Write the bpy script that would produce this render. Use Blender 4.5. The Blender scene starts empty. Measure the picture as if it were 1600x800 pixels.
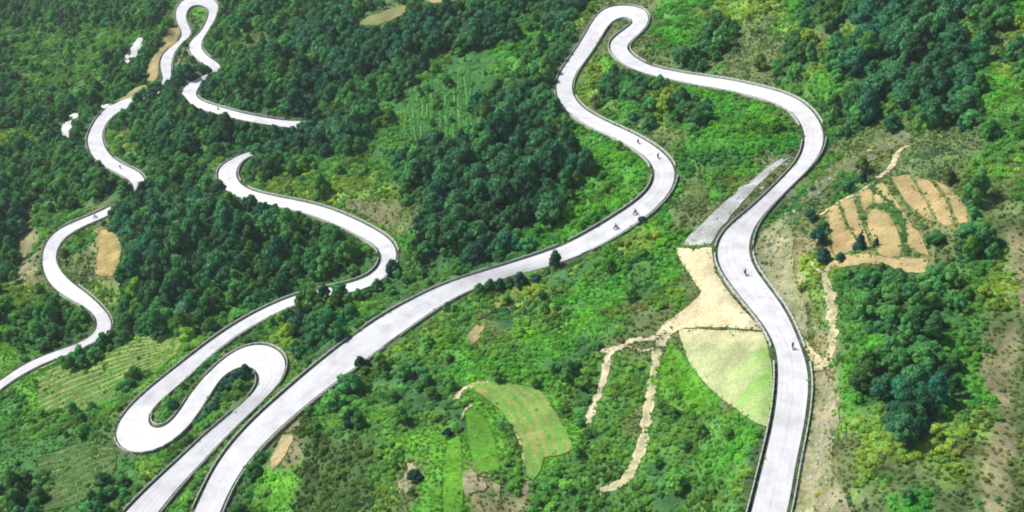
import bpy, bmesh, math, random
import numpy as np
from mathutils import Vector, Matrix
from mathutils.geometry import delaunay_2d_cdt

random.seed(7)
rng = np.random.default_rng(7)
R = math.radians
scene = bpy.context.scene
col = scene.collection

# ------------------------------------------------------------------ camera, sky, sun, exposure
F = 2198.0                      # focal length in pixels of the 1600 px wide photograph
PITCH = R(34.0)
CAM_Z = 200.0
cam_d = bpy.data.cameras.new('camera')
cam = bpy.data.objects.new('camera', cam_d)
col.objects.link(cam)
cam.location = (0, 0, CAM_Z)
cam.rotation_euler = (math.pi / 2 - PITCH, 0, 0)
cam_d.sensor_width = 36.0
cam_d.lens = 36.0 * F / 1600.0
cam_d.clip_start = 1.0
cam_d.clip_end = 12000.0
scene.camera = cam

SUN_EL = R(48)
sun_from = Vector((-0.90, 0.36, 0.0)).normalized() * math.cos(SUN_EL) + Vector((0, 0, math.sin(SUN_EL)))
sd = bpy.data.lights.new('sun', 'SUN')
sd.energy = 4.4
sd.angle = R(0.53)
sd.color = (1.0, 0.955, 0.88)
sun = bpy.data.objects.new('sun', sd)
col.objects.link(sun)
sun.rotation_euler = (-sun_from).to_track_quat('-Z', 'Y').to_euler()

w = bpy.data.worlds.new('World')
scene.world = w
w.use_nodes = True
nt = w.node_tree
bg = nt.nodes['Background']
sky = nt.nodes.new('ShaderNodeTexSky')
sky.sky_type = 'NISHITA'
sky.sun_disc = False
sky.sun_elevation = SUN_EL
sky.sun_rotation = math.atan2(sun_from.x, sun_from.y)
nt.links.new(sky.outputs[0], bg.inputs['Color'])
bg.inputs['Strength'].default_value = 0.105

scene.view_settings.view_transform = 'Standard'
scene.view_settings.look = 'None'
scene.view_settings.exposure = 0.50
scene.view_settings.gamma = 1.0
scene.view_settings.use_curve_mapping = False
scene.render.engine = 'CYCLES'
scene.cycles.filter_width = 1.9
scene.cycles.max_bounces = 5
scene.cycles.diffuse_bounces = 3
scene.cycles.transparent_max_bounces = 4

# ------------------------------------------------------------------ projection helpers (photo pixel <-> ray)
sp, cp = math.sin(PITCH), math.cos(PITCH)


def ray(px, py):
    u = (np.asarray(px, float) - 800) / F
    v = (np.asarray(py, float) - 400) / F
    return np.stack([u, cp - v * sp, -sp - v * cp], -1)


def project(P):
    P = np.asarray(P, float)
    x, y, z = P[..., 0], P[..., 1], P[..., 2] - CAM_Z
    Z = y * cp - z * sp
    Y = -y * sp - z * cp
    Z = np.where(Z < 1, 1, Z)
    return 800 + F * x / Z, 400 + F * Y / Z, Z


# ------------------------------------------------------------------ smooth noise
class Wave:
    def __init__(self, seed, wl, n=9, spread=2.2):
        r = np.random.default_rng(seed)
        a = r.uniform(0, 2 * np.pi, n)
        k = 2 * np.pi / (wl * r.uniform(1 / spread ** .5, spread ** .5, n))
        self.kx, self.ky, self.ph = np.cos(a) * k, np.sin(a) * k, r.uniform(0, 6.28, n)
        self.n = n

    def __call__(self, x, y):
        x = np.asarray(x, float); y = np.asarray(y, float)
        s = np.zeros(np.broadcast(x, y).shape)
        for kx, ky, ph in zip(self.kx, self.ky, self.ph):
            s = s + np.sin(kx * x + ky * y + ph)
        return s / math.sqrt(self.n / 2)


n_big, n_mid, n_small = Wave(1, 110), Wave(2, 38), Wave(3, 13)
A0, B0, C0 = 14.5, .013, .033
a_ = (A0 + 800 * B0 + 400 * C0) / (7 * F); b_ = B0 / 7; c_ = C0 / 7
den = a_ * sp + c_ * cp
SX, SY, S0 = b_ / den, (a_ * cp - c_ * sp) / den, -1 / den


def H(x, y):
    x = np.asarray(x, float); y = np.asarray(y, float)
    # the slope levels out far away
    xs = np.where(x < -420, -420 - 400 * (1 - np.exp((x + 420) / 600.)), np.where(x > 260, 260 + 120 * (1 - np.exp(-(x - 260) / 150.)), x))
    z = CAM_Z + S0 + SX * xs + SY * np.clip(y, -400, 1500)
    z = z + 2.6 * n_big(x, y) + 1.0 * n_mid(x, y) + .3 * n_small(x, y)
    for (cx, cy, r, h) in BUMPS:
        z = z + h * np.exp(-((x - cx) ** 2 + (y - cy) ** 2) / (2 * r * r))
    return z


BUMPS = []


def march(px, py, fn, t0=120., t1=2600., step=2.0):
    """first hit of the pixel's ray with the height field fn(x, y)"""
    px = np.atleast_1d(np.asarray(px, float)); py = np.atleast_1d(np.asarray(py, float))
    d = ray(px, py)
    t = np.full(px.shape, t0); hit = np.full(px.shape, t1); done = np.zeros(px.shape, bool)
    while True:
        P = d * t[:, None]
        below = (P[:, 2] + CAM_Z) < fn(P[:, 0], P[:, 1])
        new = below & ~done
        hit[new] = t[new]; done |= below
        t = t + step
        if done.all() or t[0] > t1:
            break
    lo, hi = hit - step, hit.copy()
    for _ in range(12):
        m = (lo + hi) / 2
        P = d * m[:, None]
        b = (P[:, 2] + CAM_Z) < fn(P[:, 0], P[:, 1])
        hi = np.where(b, m, hi); lo = np.where(b, lo, m)
    P = d * hi[:, None]
    P[:, 2] += CAM_Z
    return P


for (px, py, r, h) in [(690, 330, 26, 5), (300, 400, 34, 5), (960, 300, 18, 2.5), (1380, 560, 20, 4), (560, 60, 50, 7), (830, 500, 25, 3), (1130, 190, 20, 3)]:
    P = march([px], [py], H)[0]
    BUMPS.append((P[0], P[1], r, h))

# ------------------------------------------------------------------ roads: left edge x,y  right edge x,y (photo pixels)
ROAD_MAIN = [
 (1158,862,1214,862),(1166,830,1222,830),(1174.5,800,1230,800),(1182,770,1235.5,770),(1189.5,740,1240.5,740),(1196.5,710,1245.5,710),(1204.5,680,1253.5,680),(1210.5,650,1258,650),
 (1214.5,620,1262,620),(1217,590,1264,590),(1216,560,1259,562),(1212,540,1250,540),(1200,516,1240,514),(1182,492,1229,490),(1161,468,1212,464),
 (1142,443,1193,440),(1126,420,1177,418),(1119,397,1168,396),(1124,376,1171,372),(1136,357,1179,352),(1158,338,1196,330),
 (1182,318,1216,309),(1208,293,1240,285),(1230,271,1262,264),(1248,252,1277,246),(1258,230,1286,227),(1258,206,1287,204),(1250,188,1277,184),
 (1238,174,1262,165),(1222,164,1243,152.5),(1200,156,1218,143),(1175,149,1190,136),(1150,142.5,1162,129.5),(1125,138,1136,124.5),
 (1100,134,1110,120.5),(1080,131,1088,118),(1060,127,1067,115.5),(1040,123,1048,111),(1020,118.5,1028,107.5),(1000,112.5,1012,102),(980,104,1000,95.5),
 (966,94,989,87),(956,83,980,80),(951,73,977,72),(955,63,984,64.5),(967,53,996,54),(980,44,1008,43),(989,37,1015,30),
 (990,31,1012,17),(984,26,1000,10),(975,24,986,7),(966,25,968,7),(957,31,954,9.5),(950,39,942,14.5),
 (943,50,931,26),(935,64,921,42),(925,79,912,59),(914,94,901,76),(904,107,890,93),(897,119,880,107),(893,131,873,119),(893,143,869,134),
 (898,154,870,150),(906,165,879,166),(921,176,893,179),(941,187,913,193),(962,197,934,203.5),(983,206,958,214),(1004,217,980,225),
 (1026,230,1000,236.5),(1043,244,1014,248),(1053,258,1022,259),(1056,272,1025,272),(1053,287,1023,285),(1044,303,1014,299),(1028,321,1000,312),
 (1010,336,980,325),(986,353,955,342.5),(950,375,920,362),(913,394,885,382),(875,410,850,396),(838,422,800,412),
 (795,433,750,427),(750,446,706,440),(714,462,670,456),(680,482,634,474),(645,506,596,494),(607,533,560,520),(570,562,520,550),
 (533,590,490,575),(496,618,458,603),(460,648,427,630),(428,676,398,656),(399,706,370,685),(376,735,347,714),(358,765,328,745),(344,798,309,790),(330,835,290,830),(318,870,276,870)]
ROAD_VALLEY = [
 (140,868,190,872),(170,832,220,836),(199,800,247,803),(211,782,256,784),(229,764,274,763),(256,740,300,736),(286,714,328,708),(310,691,352,682),(334,669,378,658),(361,646,403,632),
 (388,623,424,614),(402,606,439,593),(408,592,449,572),(405,581,446,557),(397,573,436,546),(385,570,418,538),(371,573,398,536.5),(357,580,378,542),
 (344,591,355,556),(332,607,332,576),(322,626,312,596),(308,647,296,617),(291,668,284,637),(272,686,272,657),(252,702,259,669),(231,710,248,673),
 (209,709,238,670),(192,703,231,664),(181,692,229,656),(178,678,233,647),(187,658,242,635),(203,637,255,622),(222,618,271,608),(246,598,290,592),
 (272,577,308,573),(298,556,325,557),(325,536,345,541),(350,518,364,527),(376,503,387,513),(400,490,410,501),(425,479,434,489),(450,467,457,478),(475,458,480,469),(500,452,504,463),
 (525,447,529,459),(550,442,557,455),(569,435,580,446),(585,425,598,435),(594,414,611,420),(598,402,621,404),(595,391,619,388),(585,381,611,376),
 (570,373,596,365),(550,362,573,352),(525,350,548,340),(500,340,522,329),(475,332,497,321),(450,326,472,315),(425,320,447,310),
 (400,315,422,305),(380,310,400,300),(364,304,384,294),(351,296,374,286),(342,284,368,276),(340,270,369,264),(347,257,377,252),(366,246,389,242),
 (392,236,408,243),(420,229,434,238),(450,223,462,232),(480,217,492,226),(500,210,515,217),(508,203,526,202),(503,199,514,189),(488,200,494,189),(472,201,478,190),(455,201,466,191),(435,197,446,189),(412,193,420,184.5),(387,188.5,394,179.5),(362,183,369,174.5),
 (337,176.5,344,167),(314,170,322,161),(294,161,309,154),(284,150,305,146),(285,141,309,138),(295,132,318,128),(308,124,324,119),(321,117,334,121),(335,111,350,112),
 (335,105,346,97),(326,103,336,95),(319,99,330,92),(307,92,322,86),(297,81,315,77),(295,72,314,70),(300,62,317,60),(310,54,322,52),(318,44,328,43),
 (324,31,337,27),(327,20,342,14),(325,12,339,3),(318,8,330,-5),(306,6,308,-9),(296,10,288,-2),(291,18,278,8),(290,29,274,21),(293,38,276,34),(299,48,283,46),
 (297,56,285,55),(290,62,281,63),(281,70,270,72),(273,80,259,80),(269,92,252,91),(267,104,250,101),(267,115,253,114),(268,126,256,124),
 (262,138,250,133),(244,146,234,140),(225,154,215,147),(206,162,195,155),(190,172,177,163),(176,182,162,173),(168,190,153,184),(162,200,144,198),(159,212,138,212),(161,224,137,224),
 (168,238,142,239),(180,250,152,252),(200,261,170,263),(217,268,192,274),(226,279,207,284),(228,290,212,296),(222,302,208,304),(206,314,196,308),(190,324,180,319),
 (172,337,168,327),(150,345,145,337),(127,355,120,347),(106,367,96,357),(92,382,76,372),(86,400,66,398),(90,415,68,424),(102,434,80,446),(125,451,102,463),
 (150,471,128,476),(167,489,146,489),(176,505,154,502),(173,519,152,515),(160,531,144,526),(138,543,124,536),(114,551,104,544),(85,560,78,551),(50,575,44,566),(10,600,6,590),(-40,640,-44,630)]


def catmull(pts, sub):
    pts = np.array(pts, float)
    n = len(pts)
    out = []
    for i in range(n - 1):
        p0, p1, p2, p3 = pts[max(i - 1, 0)], pts[i], pts[i + 1], pts[min(i + 2, n - 1)]
        for k in range(sub):
            t = k / sub
            out.append(.5 * ((2 * p1) + (-p0 + p2) * t + (2 * p0 - 5 * p1 + 4 * p2 - p3) * t * t + (-p0 + 3 * p1 - 3 * p2 + p3) * t ** 3))
    out.append(pts[-1])
    return np.array(out)


def smooth(a, n, it=1):
    k = np.ones(2 * n + 1) / (2 * n + 1)
    for _ in range(it):
        p = np.concatenate([np.repeat(a[:1], n, 0), a, np.repeat(a[-1:], n, 0)])
        a = np.stack([np.convolve(p[:, j], k, 'valid') for j in range(a.shape[1])], 1)
    return a


def build_road(pairs):
    q = smooth(catmull(pairs, 6), 4)
    c = (q[:, :2] + q[:, 2:]) / 2
    P = march(c[:, 0], c[:, 1], H)
    z = smooth(P[:, 2:3], 9, 3)[:, 0]
    sides = []
    for s in (0, 2):
        d = ray(q[:, s], q[:, s + 1])
        t = (z - CAM_Z) / d[:, 2]
        e = d * t[:, None]
        sides.append(e[:, :2])
    Lx, Rx = sides
    c = (Lx + Rx) / 2
    # resample evenly along the centre line
    s = np.concatenate([[0], np.cumsum(np.linalg.norm(np.diff(c, axis=0), axis=1))])
    m = int(s[-1] / 1.3)
    si = np.linspace(0, s[-1], m)
    f = lambda v: np.interp(si, s, v)
    L2 = smooth(np.stack([f(Lx[:, 0]), f(Lx[:, 1])], 1), 3, 2)
    R2 = smooth(np.stack([f(Rx[:, 0]), f(Rx[:, 1])], 1), 3, 2)
    z2 = smooth(f(z)[:, None], 6, 2)[:, 0]
    c2 = (L2 + R2) / 2
    hw = np.linalg.norm(L2 - R2, axis=1) / 2
    return dict(L=L2, R=R2, z=z2, c=c2, hw=hw, s=si)


roads = [build_road(ROAD_MAIN), build_road(ROAD_VALLEY)]
for r_ in roads:
    print('road', len(r_['s']), 'width m', np.percentile(r_['hw'] * 2, [5, 50, 95]).round(1), 'z', r_['z'].min().round(), r_['z'].max().round())

# ------------------------------------------------------------------ terrain grid with the road beds cut in
xs = np.concatenate([-3200 + np.arange(0, 34) * 80., np.arange(-460, -230, 1.5), np.arange(-230, 210, 1.0), np.arange(210, 300, 2.), 300 + np.cumsum(np.linspace(3, 120, 34))])
ys = np.concatenate([-900 + np.arange(0, 28) * 36., np.arange(120, 480, 1.0), np.arange(480, 1000, 1.5), 1000 + np.cumsum(np.linspace(3, 150, 36))])
NX, NY = len(xs), len(ys)
GX, GY = np.meshgrid(xs, ys)
T = H(GX, GY)
sw = np.zeros_like(T); swz = np.zeros_like(T); DE = np.full(T.shape, 99.)
REACH = 11.
for r_ in roads:
    lat = np.linspace(0, 1, 8)
    for Lp, Rp, z in zip(r_['L'], r_['R'], r_['z']):
        gap = np.linalg.norm(Rp - Lp) / 14
        for f_ in lat:
            cx, cy = Lp * (1 - f_) + Rp * f_
            i0, i1 = np.searchsorted(xs, [cx - REACH, cx + REACH]); j0, j1 = np.searchsorted(ys, [cy - REACH, cy + REACH])
            d2 = (GX[j0:j1, i0:i1] - cx) ** 2 + (GY[j0:j1, i0:i1] - cy) ** 2
            wgt = 1 / (d2 + .6) ** 3
            sw[j0:j1, i0:i1] += wgt; swz[j0:j1, i0:i1] += wgt * z
            DE[j0:j1, i0:i1] = np.minimum(DE[j0:j1, i0:i1], np.sqrt(d2) - gap)
zr = np.where(sw > 0, swz / np.maximum(sw, 1e-9), T)
q = np.clip((DE - 2.0) / 6.5, 0, 1)
bl = np.where(sw > 0, 1 - q * q * (3 - 2 * q), 0)
T = T * (1 - bl) + (zr - .34) * bl


def bil(G, x, y):
    x = np.asarray(x, float); y = np.asarray(y, float)
    i = np.clip(np.searchsorted(xs, x) - 1, 0, NX - 2); j = np.clip(np.searchsorted(ys, y) - 1, 0, NY - 2)
    fx = np.clip((x - xs[i]) / (xs[i + 1] - xs[i]), 0, 1); fy = np.clip((y - ys[j]) / (ys[j + 1] - ys[j]), 0, 1)
    return (G[j, i] * (1 - fx) + G[j, i + 1] * fx) * (1 - fy) + (G[j + 1, i] * (1 - fx) + G[j + 1, i + 1] * fx) * fy


Tz = lambda x, y: bil(T, x, y)

# ------------------------------------------------------------------ the land cover: what grows where
COVER = [
"FFFFSGFFFFFFOFFFFFFDYOOBBYYYBFFDD",
"SSSSOFSOFDDDDDDDDBBFOOOBBFOOYOYDD",
"SSFFOFFFFDDDDDSttBFFYGOOFOOOFYFDD",
"SSFFDDFFFDDFFttttFFFYFFYBBOOSBSDD",
"FFFFFDFFSDFFStttFDDFOBFYFBBBSSFDS",
"FSYFDFDFDDFFStttFDDFBBOOBBBBBSOOO",
"FFFFFSSFFSSSSFDDFDDDBBBBSSBOOSOOO",
"FFFFFFFSYYYYYFDDFDDFBBBBOSOOSOSOO",
"SODFDDFDFFSOOODDDDDBBBGBOOOSOOFOO",
"SRDDFDDFFFFSBSDDDFBBGBYBBOOOROFOO",
"ORFDDDDFDFFFFSFFFFSFSBSBOOOORYSOF",
"SYSDDFFFFSSSFFFSSYYSBBFSOOOORYSFF",
"FSFFFFSSSFFSSSYSOFSBBSOOOOOOOOSFF",
"FFGGGSSSYFFSSSSBSSBBFOOOOOOOORSBF",
"GGGGGSSSGSFSFFSBBBBFSSSSBOOOORBFF",
"GGSSSSSSGSFSSFFSGGGSFSSSBBOOORBFD",
"SSSSSSSSRCSSSSSFGFGGFSOSSSBFORYYD",
"gggBSSSFRCCCSGGGGSGGSSSSSBBFOROYY",
"gggYSSSFGCCCSOGGRSGSSSSFSBSFOROYO",
"gFSSSSFSGCCCYOGGRRSSSSSFSSSFOROOB"]
for i, s in enumerate(COVER):
    assert len(s) == 33, (i, len(s))
KINDS = "DFSBGYORtCg"
CM = np.array([[KINDS.index(ch) for ch in s] for s in COVER])
j1n, j2n = Wave(11, 14), Wave(12, 14)
j3n, j4n = Wave(13, 5), Wave(14, 5)


def cover(x, y, z):
    """land cover of a place in the valley: which kind of growth stands there"""
    px, py, Z = project(np.stack([x, y, z], -1))
    px = px + 9 * j1n(x, y) + 5 * j3n(x, y); py = py + 8 * j2n(x, y) + 4 * j4n(x, y)
    px = np.where(px < 100, 200 - px, px); px = np.where(px > 1420, 2840 - px, px)
    py = np.where(py < 0, -py, py); py = np.where(py > 800, 1600 - py, py)
    i = np.clip(((px - 100) // 40).astype(int), 0, 32); j = np.clip((py // 40).astype(int), 0, 19)
    return CM[j, i]


# linear base colours of the ground of each kind: D F S B G Y O R t C g
GCOL = np.array([(.025, .085, .035), (.04, .115, .036), (.065, .165, .038), (.065, .20, .03), (.09, .25, .032), (.13, .24, .045), (.10, .14, .05),
                 (.20, .19, .10), (.04, .13, .032), (.05, .10, .028), (.045, .13, .03)])
# tint of the plants
PCOL = np.array([(.045, .175, .072), (.072, .235, .062), (.11, .30, .052), (.105, .36, .038), (.14, .40, .035), (.20, .35, .05), (.15, .24, .07),
                 (.24, .30, .09), (.09, .30, .07), (.085, .17, .035), (.06, .22, .04)])

# ------------------------------------------------------------------ materials
MATS = {}


def new_mat(name):
    m = bpy.data.materials.new(name); m.use_nodes = True
    MATS[name] = m
    n = m.node_tree.nodes; l = m.node_tree.links
    p = n['Principled BSDF']; p.inputs['Roughness'].default_value = .9
    p.inputs['Specular IOR Level'].default_value = .12
    return m, n, l, p


def plain(name, c, rough=.8, noise=.25, scale=3.0, metal=0.0, spec=.2):
    m, n, l, p = new_mat(name)
    t = n.new('ShaderNodeTexNoise'); t.inputs['Scale'].default_value = scale; t.inputs['Detail'].default_value = 6
    g = n.new('ShaderNodeNewGeometry'); l.new(g.outputs['Position'], t.inputs['Vector'])
    r = n.new('ShaderNodeMapRange'); r.inputs['From Min'].default_value = .3; r.inputs['From Max'].default_value = .7
    r.inputs['To Min'].default_value = 1 - noise; r.inputs['To Max'].default_value = 1 + noise
    l.new(t.outputs['Fac'], r.inputs['Value'])
    mx = n.new('ShaderNodeVectorMath'); mx.operation = 'SCALE'; mx.inputs[0].default_value = c
    l.new(r.outputs[0], mx.inputs['Scale']); l.new(mx.outputs[0], p.inputs['Base Color'])
    p.inputs['Roughness'].default_value = rough; p.inputs['Metallic'].default_value = metal; p.inputs['Specular IOR Level'].default_value = spec
    return m


def tex_noise(n, l, vec, scale, detail=5, rough=.6):
    t = n.new('ShaderNodeTexNoise'); t.inputs['Scale'].default_value = scale; t.inputs['Detail'].default_value = detail
    t.inputs['Roughness'].default_value = rough
    l.new(vec, t.inputs['Vector']); return t.outputs['Fac']


def maprange(n, l, v, a, b, c, d):
    r = n.new('ShaderNodeMapRange'); r.inputs['From Min'].default_value = a; r.inputs['From Max'].default_value = b
    r.inputs['To Min'].default_value = c; r.inputs['To Max'].default_value = d
    l.new(v, r.inputs['Value']); return r.outputs[0]


def math_n(n, l, op, a, b):
    m = n.new('ShaderNodeMath'); m.operation = op
    for k, v in enumerate((a, b)):
        if isinstance(v, (int, float)): m.inputs[k].default_value = v
        else: l.new(v, m.inputs[k])
    return m.outputs[0]


def ground_mat(name, contrast=.42, bump=.5, fine=1.6):
    m, n, l, p = new_mat(name)
    at = n.new('ShaderNodeAttribute'); at.attribute_name = 'tint'
    g = n.new('ShaderNodeNewGeometry')
    f1 = tex_noise(n, l, g.outputs['Position'], fine, 8, .7)
    f2 = tex_noise(n, l, g.outputs['Position'], .16, 5, .6)
    a = maprange(n, l, f1, .3, .7, 1 - contrast, 1 + contrast)
    b = maprange(n, l, f2, .35, .65, 1 - contrast * .5, 1 + contrast * .5)
    k = math_n(n, l, 'MULTIPLY', a, b)
    mx = n.new('ShaderNodeVectorMath'); mx.operation = 'SCALE'
    l.new(at.outputs['Color'], mx.inputs[0]); l.new(k, mx.inputs['Scale'])
    l.new(mx.outputs[0], p.inputs['Base Color'])
    bp = n.new('ShaderNodeBump'); bp.inputs['Strength'].default_value = bump; bp.inputs['Distance'].default_value = .35
    l.new(f1, bp.inputs['Height']); l.new(bp.outputs[0], p.inputs['Normal'])
    return m


def leaf_mat(name):
    m, n, l, p = new_mat(name)
    at = n.new('ShaderNodeAttribute'); at.attribute_type = 'INSTANCER'; at.attribute_name = 'tint'
    lv = n.new('ShaderNodeAttribute'); lv.attribute_name = 'vary'
    mx = n.new('ShaderNodeVectorMath'); mx.operation = 'SCALE'
    l.new(at.outputs['Color'], mx.inputs[0]); l.new(lv.outputs['Fac'], mx.inputs['Scale'])
    l.new(mx.outputs[0], p.inputs['Base Color'])
    p.inputs['Roughness'].default_value = .65
    p.inputs['Specular IOR Level'].default_value = .2
    tr = n.new('ShaderNodeBsdfTranslucent')
    sc = n.new('ShaderNodeVectorMath'); sc.operation = 'MULTIPLY'; sc.inputs[1].default_value = (1.45, 1.25, .6)
    l.new(mx.outputs[0], sc.inputs[0]); l.new(sc.outputs[0], tr.inputs['Color'])
    mix = n.new('ShaderNodeMixShader'); mix.inputs[0].default_value = .25
    l.new(p.outputs[0], mix.inputs[1]); l.new(tr.outputs[0], mix.inputs[2])
    l.new(mix.outputs[0], n['Material Output'].inputs['Surface'])
    return m


M_GROUND = ground_mat('hillside')
M_FIELD = ground_mat('field_soil', .34, .5, 1.5)
M_LEAF = leaf_mat('leaves')
M_BARK = plain('bark', (.10, .075, .05), .95)
M_WALL = plain('pale_concrete', (.40, .42, .38), .85, .28, 1.2)
M_GUTTER = plain('mossy_gutter', (.05, .07, .035), .95, .8, .6)  # dark mottled strip between road slab and parapet
M_METAL = plain('galvanised_steel', (.45, .47, .48), .45, .1, 2, .8)
M_WOOD = plain('weathered_wood', (.07, .055, .045), .9)
M_BLACK = plain('black_paint', (.02, .02, .022), .35, .1, 5, 0, .5)
M_RUBBER = plain('rubber', (.012, .012, .012), .9)
M_STONE = plain('pale_stone', (.34, .33, .30), .9, .4, 2.5)

# road concrete
m, n, l, p = new_mat('road_concrete')
uv = n.new('ShaderNodeUVMap'); uv.uv_map = 'UVMap'
sx = n.new('ShaderNodeSeparateXYZ'); l.new(uv.outputs[0], sx.inputs[0])
g = n.new('ShaderNodeNewGeometry')
cb = n.new('ShaderNodeCombineXYZ')
l.new(math_n(n, l, 'MULTIPLY', sx.outputs[0], 9.0), cb.inputs[0]); l.new(math_n(n, l, 'MULTIPLY', sx.outputs[1], .035), cb.inputs[1])
streak = tex_noise(n, l, cb.outputs[0], 1.0, 4, .55)
blot = tex_noise(n, l, g.outputs['Position'], .22, 6, .65)
fine = tex_noise(n, l, g.outputs['Position'], 2.4, 6, .7)
k = math_n(n, l, 'MULTIPLY', maprange(n, l, streak, .3, .7, .90, 1.05), maprange(n, l, blot, .3, .58, .80, 1.04))
k = math_n(n, l, 'MULTIPLY', k, maprange(n, l, fine, .3, .7, .95, 1.04))
# the joint between the two lanes and the slab joints
cen = math_n(n, l, 'ABSOLUTE', math_n(n, l, 'SUBTRACT', sx.outputs[0], .5), 0.0)
seam = math_n(n, l, 'GREATER_THAN', cen, .012)
fr = math_n(n, l, 'FRACT', math_n(n, l, 'MULTIPLY', sx.outputs[1], 1 / 5.0), 0.0)
jnt = math_n(n, l, 'GREATER_THAN', fr, .02)
k = math_n(n, l, 'MULTIPLY', k, maprange(n, l, math_n(n, l, 'MULTIPLY', seam, jnt), 0, 1, .88, 1.0))
mx = n.new('ShaderNodeVectorMath'); mx.operation = 'SCALE'; mx.inputs[0].default_value = (.545, .54, .555)
l.new(k, mx.inputs['Scale']); l.new(mx.outputs[0], p.inputs['Base Color'])
p.inputs['Roughness'].default_value = .85
M_ROAD = m

# ------------------------------------------------------------------ mesh helpers


def mesh_from(name, V, Fc, mat=None, smooth_=False, uvs=None):
    me = bpy.data.meshes.new(name)
    V = np.asarray(V, np.float32)
    me.vertices.add(len(V)); me.vertices.foreach_set('co', V.ravel())
    if isinstance(Fc, np.ndarray):
        nf, k = Fc.shape
        me.loops.add(nf * k); me.loops.foreach_set('vertex_index', Fc.astype(np.int32).ravel())
        me.polygons.add(nf); me.polygons.foreach_set('loop_start', np.arange(0, nf * k, k, dtype=np.int32))
        me.polygons.foreach_set('loop_total', np.full(nf, k, np.int32))
    else:
        tot = np.array([len(f) for f in Fc], np.int32)
        me.loops.add(int(tot.sum())); me.loops.foreach_set('vertex_index', np.concatenate([np.asarray(f, np.int32) for f in Fc]))
        me.polygons.add(len(Fc)); me.polygons.foreach_set('loop_start', np.concatenate([[0], np.cumsum(tot)[:-1]]).astype(np.int32))
        me.polygons.foreach_set('loop_total', tot)
    me.update(calc_edges=True)
    me.validate()
    me.polygons.foreach_set('use_smooth', np.full(len(me.polygons), bool(smooth_)))
    if mat: me.materials.append(mat)
    return me


def link(name, me, parent=None, **props):
    o = bpy.data.objects.new(name, me)
    col.objects.link(o)
    if parent is not None: o.parent = parent
    for k, v in props.items(): o[k] = v
    return o


def set_tint(me, C):
    a = me.attributes.new('tint', 'FLOAT_COLOR', 'POINT')
    a.data.foreach_set('color', np.concatenate([C, np.ones((len(C), 1))], 1).astype(np.float32).ravel())


# ------------------------------------------------------------------ ground sheet
V = np.stack([GX.ravel(), GY.ravel(), T.ravel()], 1)
idx = np.arange(NX * NY).reshape(NY, NX)
Fq = np.stack([idx[:-1, :-1].ravel(), idx[:-1, 1:].ravel(), idx[1:, 1:].ravel(), idx[1:, :-1].ravel()], 1)
gm = mesh_from('ground', V, Fq, M_GROUND, True)
Cg = np.zeros((len(V), 3))
for k in range(4):                       # soft edges between the kinds of cover
    ox, oy = rng.normal(0, 1.2, 2)
    Cg += GCOL[cover(V[:, 0] + ox, V[:, 1] + oy, V[:, 2])] / 4
de = DE.ravel()
vw = np.clip(1 - (de - 1.0) / 2.2, 0, 1)[:, None] * .65
Cg = Cg * (1 - vw) + np.array((.10, .105, .06)) * vw
slope_n = Wave(21, 9)(V[:, 0], V[:, 1])[:, None]
Cg *= 1 + .13 * slope_n
set_tint(gm, Cg)
link('ground', gm, kind='structure')

# ------------------------------------------------------------------ road slabs, gutters, parapets


def ribbon(r_, name, offs, zoff, mat, skirt=.5, i0=0, i1=None):
    """strip between two sideways lines of a road; offs = ((side, out), (side, out))"""
    sl = slice(i0, i1)
    L, Rr, z = r_['L'][sl], r_['R'][sl], r_['z'][sl]
    nrm = (Rr - L) / np.linalg.norm(Rr - L, axis=1)[:, None]
    e = []
    for side, out in offs:
        e.append((L - nrm * out) if side == 'L' else (Rr + nrm * out))
    a, b = e
    n_ = len(a)
    zc = z + zoff
    V = np.concatenate([np.c_[a, zc], np.c_[b, zc], np.c_[a, zc - skirt], np.c_[b, zc - skirt]])
    i = np.arange(n_ - 1)
    F1 = np.stack([i, i + n_, i + n_ + 1, i + 1], 1)
    F2 = np.stack([i, i + 1, i + 1 + 2 * n_, i + 2 * n_], 1)
    F3 = np.stack([i + n_, i + 3 * n_, i + 1 + 3 * n_, i + 1 + n_], 1)
    Fc = np.concatenate([F1, F2, F3])
    me = mesh_from(name, V, Fc, mat)
    uvl = me.uv_layers.new(name='UVMap')
    s = r_['s'][sl]
    U = np.concatenate([np.c_[np.zeros(n_), s], np.c_[np.ones(n_), s], np.c_[np.zeros(n_), s], np.c_[np.ones(n_), s]])
    li = np.zeros(len(me.loops), np.int32); me.loops.foreach_get('vertex_index', li)
    uvl.data.foreach_set('uv', U[li].astype(np.float32).ravel())
    return me


for r_ in roads:
    link('road', ribbon(r_, 'road', (('L', 0), ('R', 0)), 0, M_ROAD), kind='structure')
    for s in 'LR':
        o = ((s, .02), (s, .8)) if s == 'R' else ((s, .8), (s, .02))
        link('road_gutter', ribbon(r_, 'gutter', o, -.12, M_GUTTER, .3), kind='structure')


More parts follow.
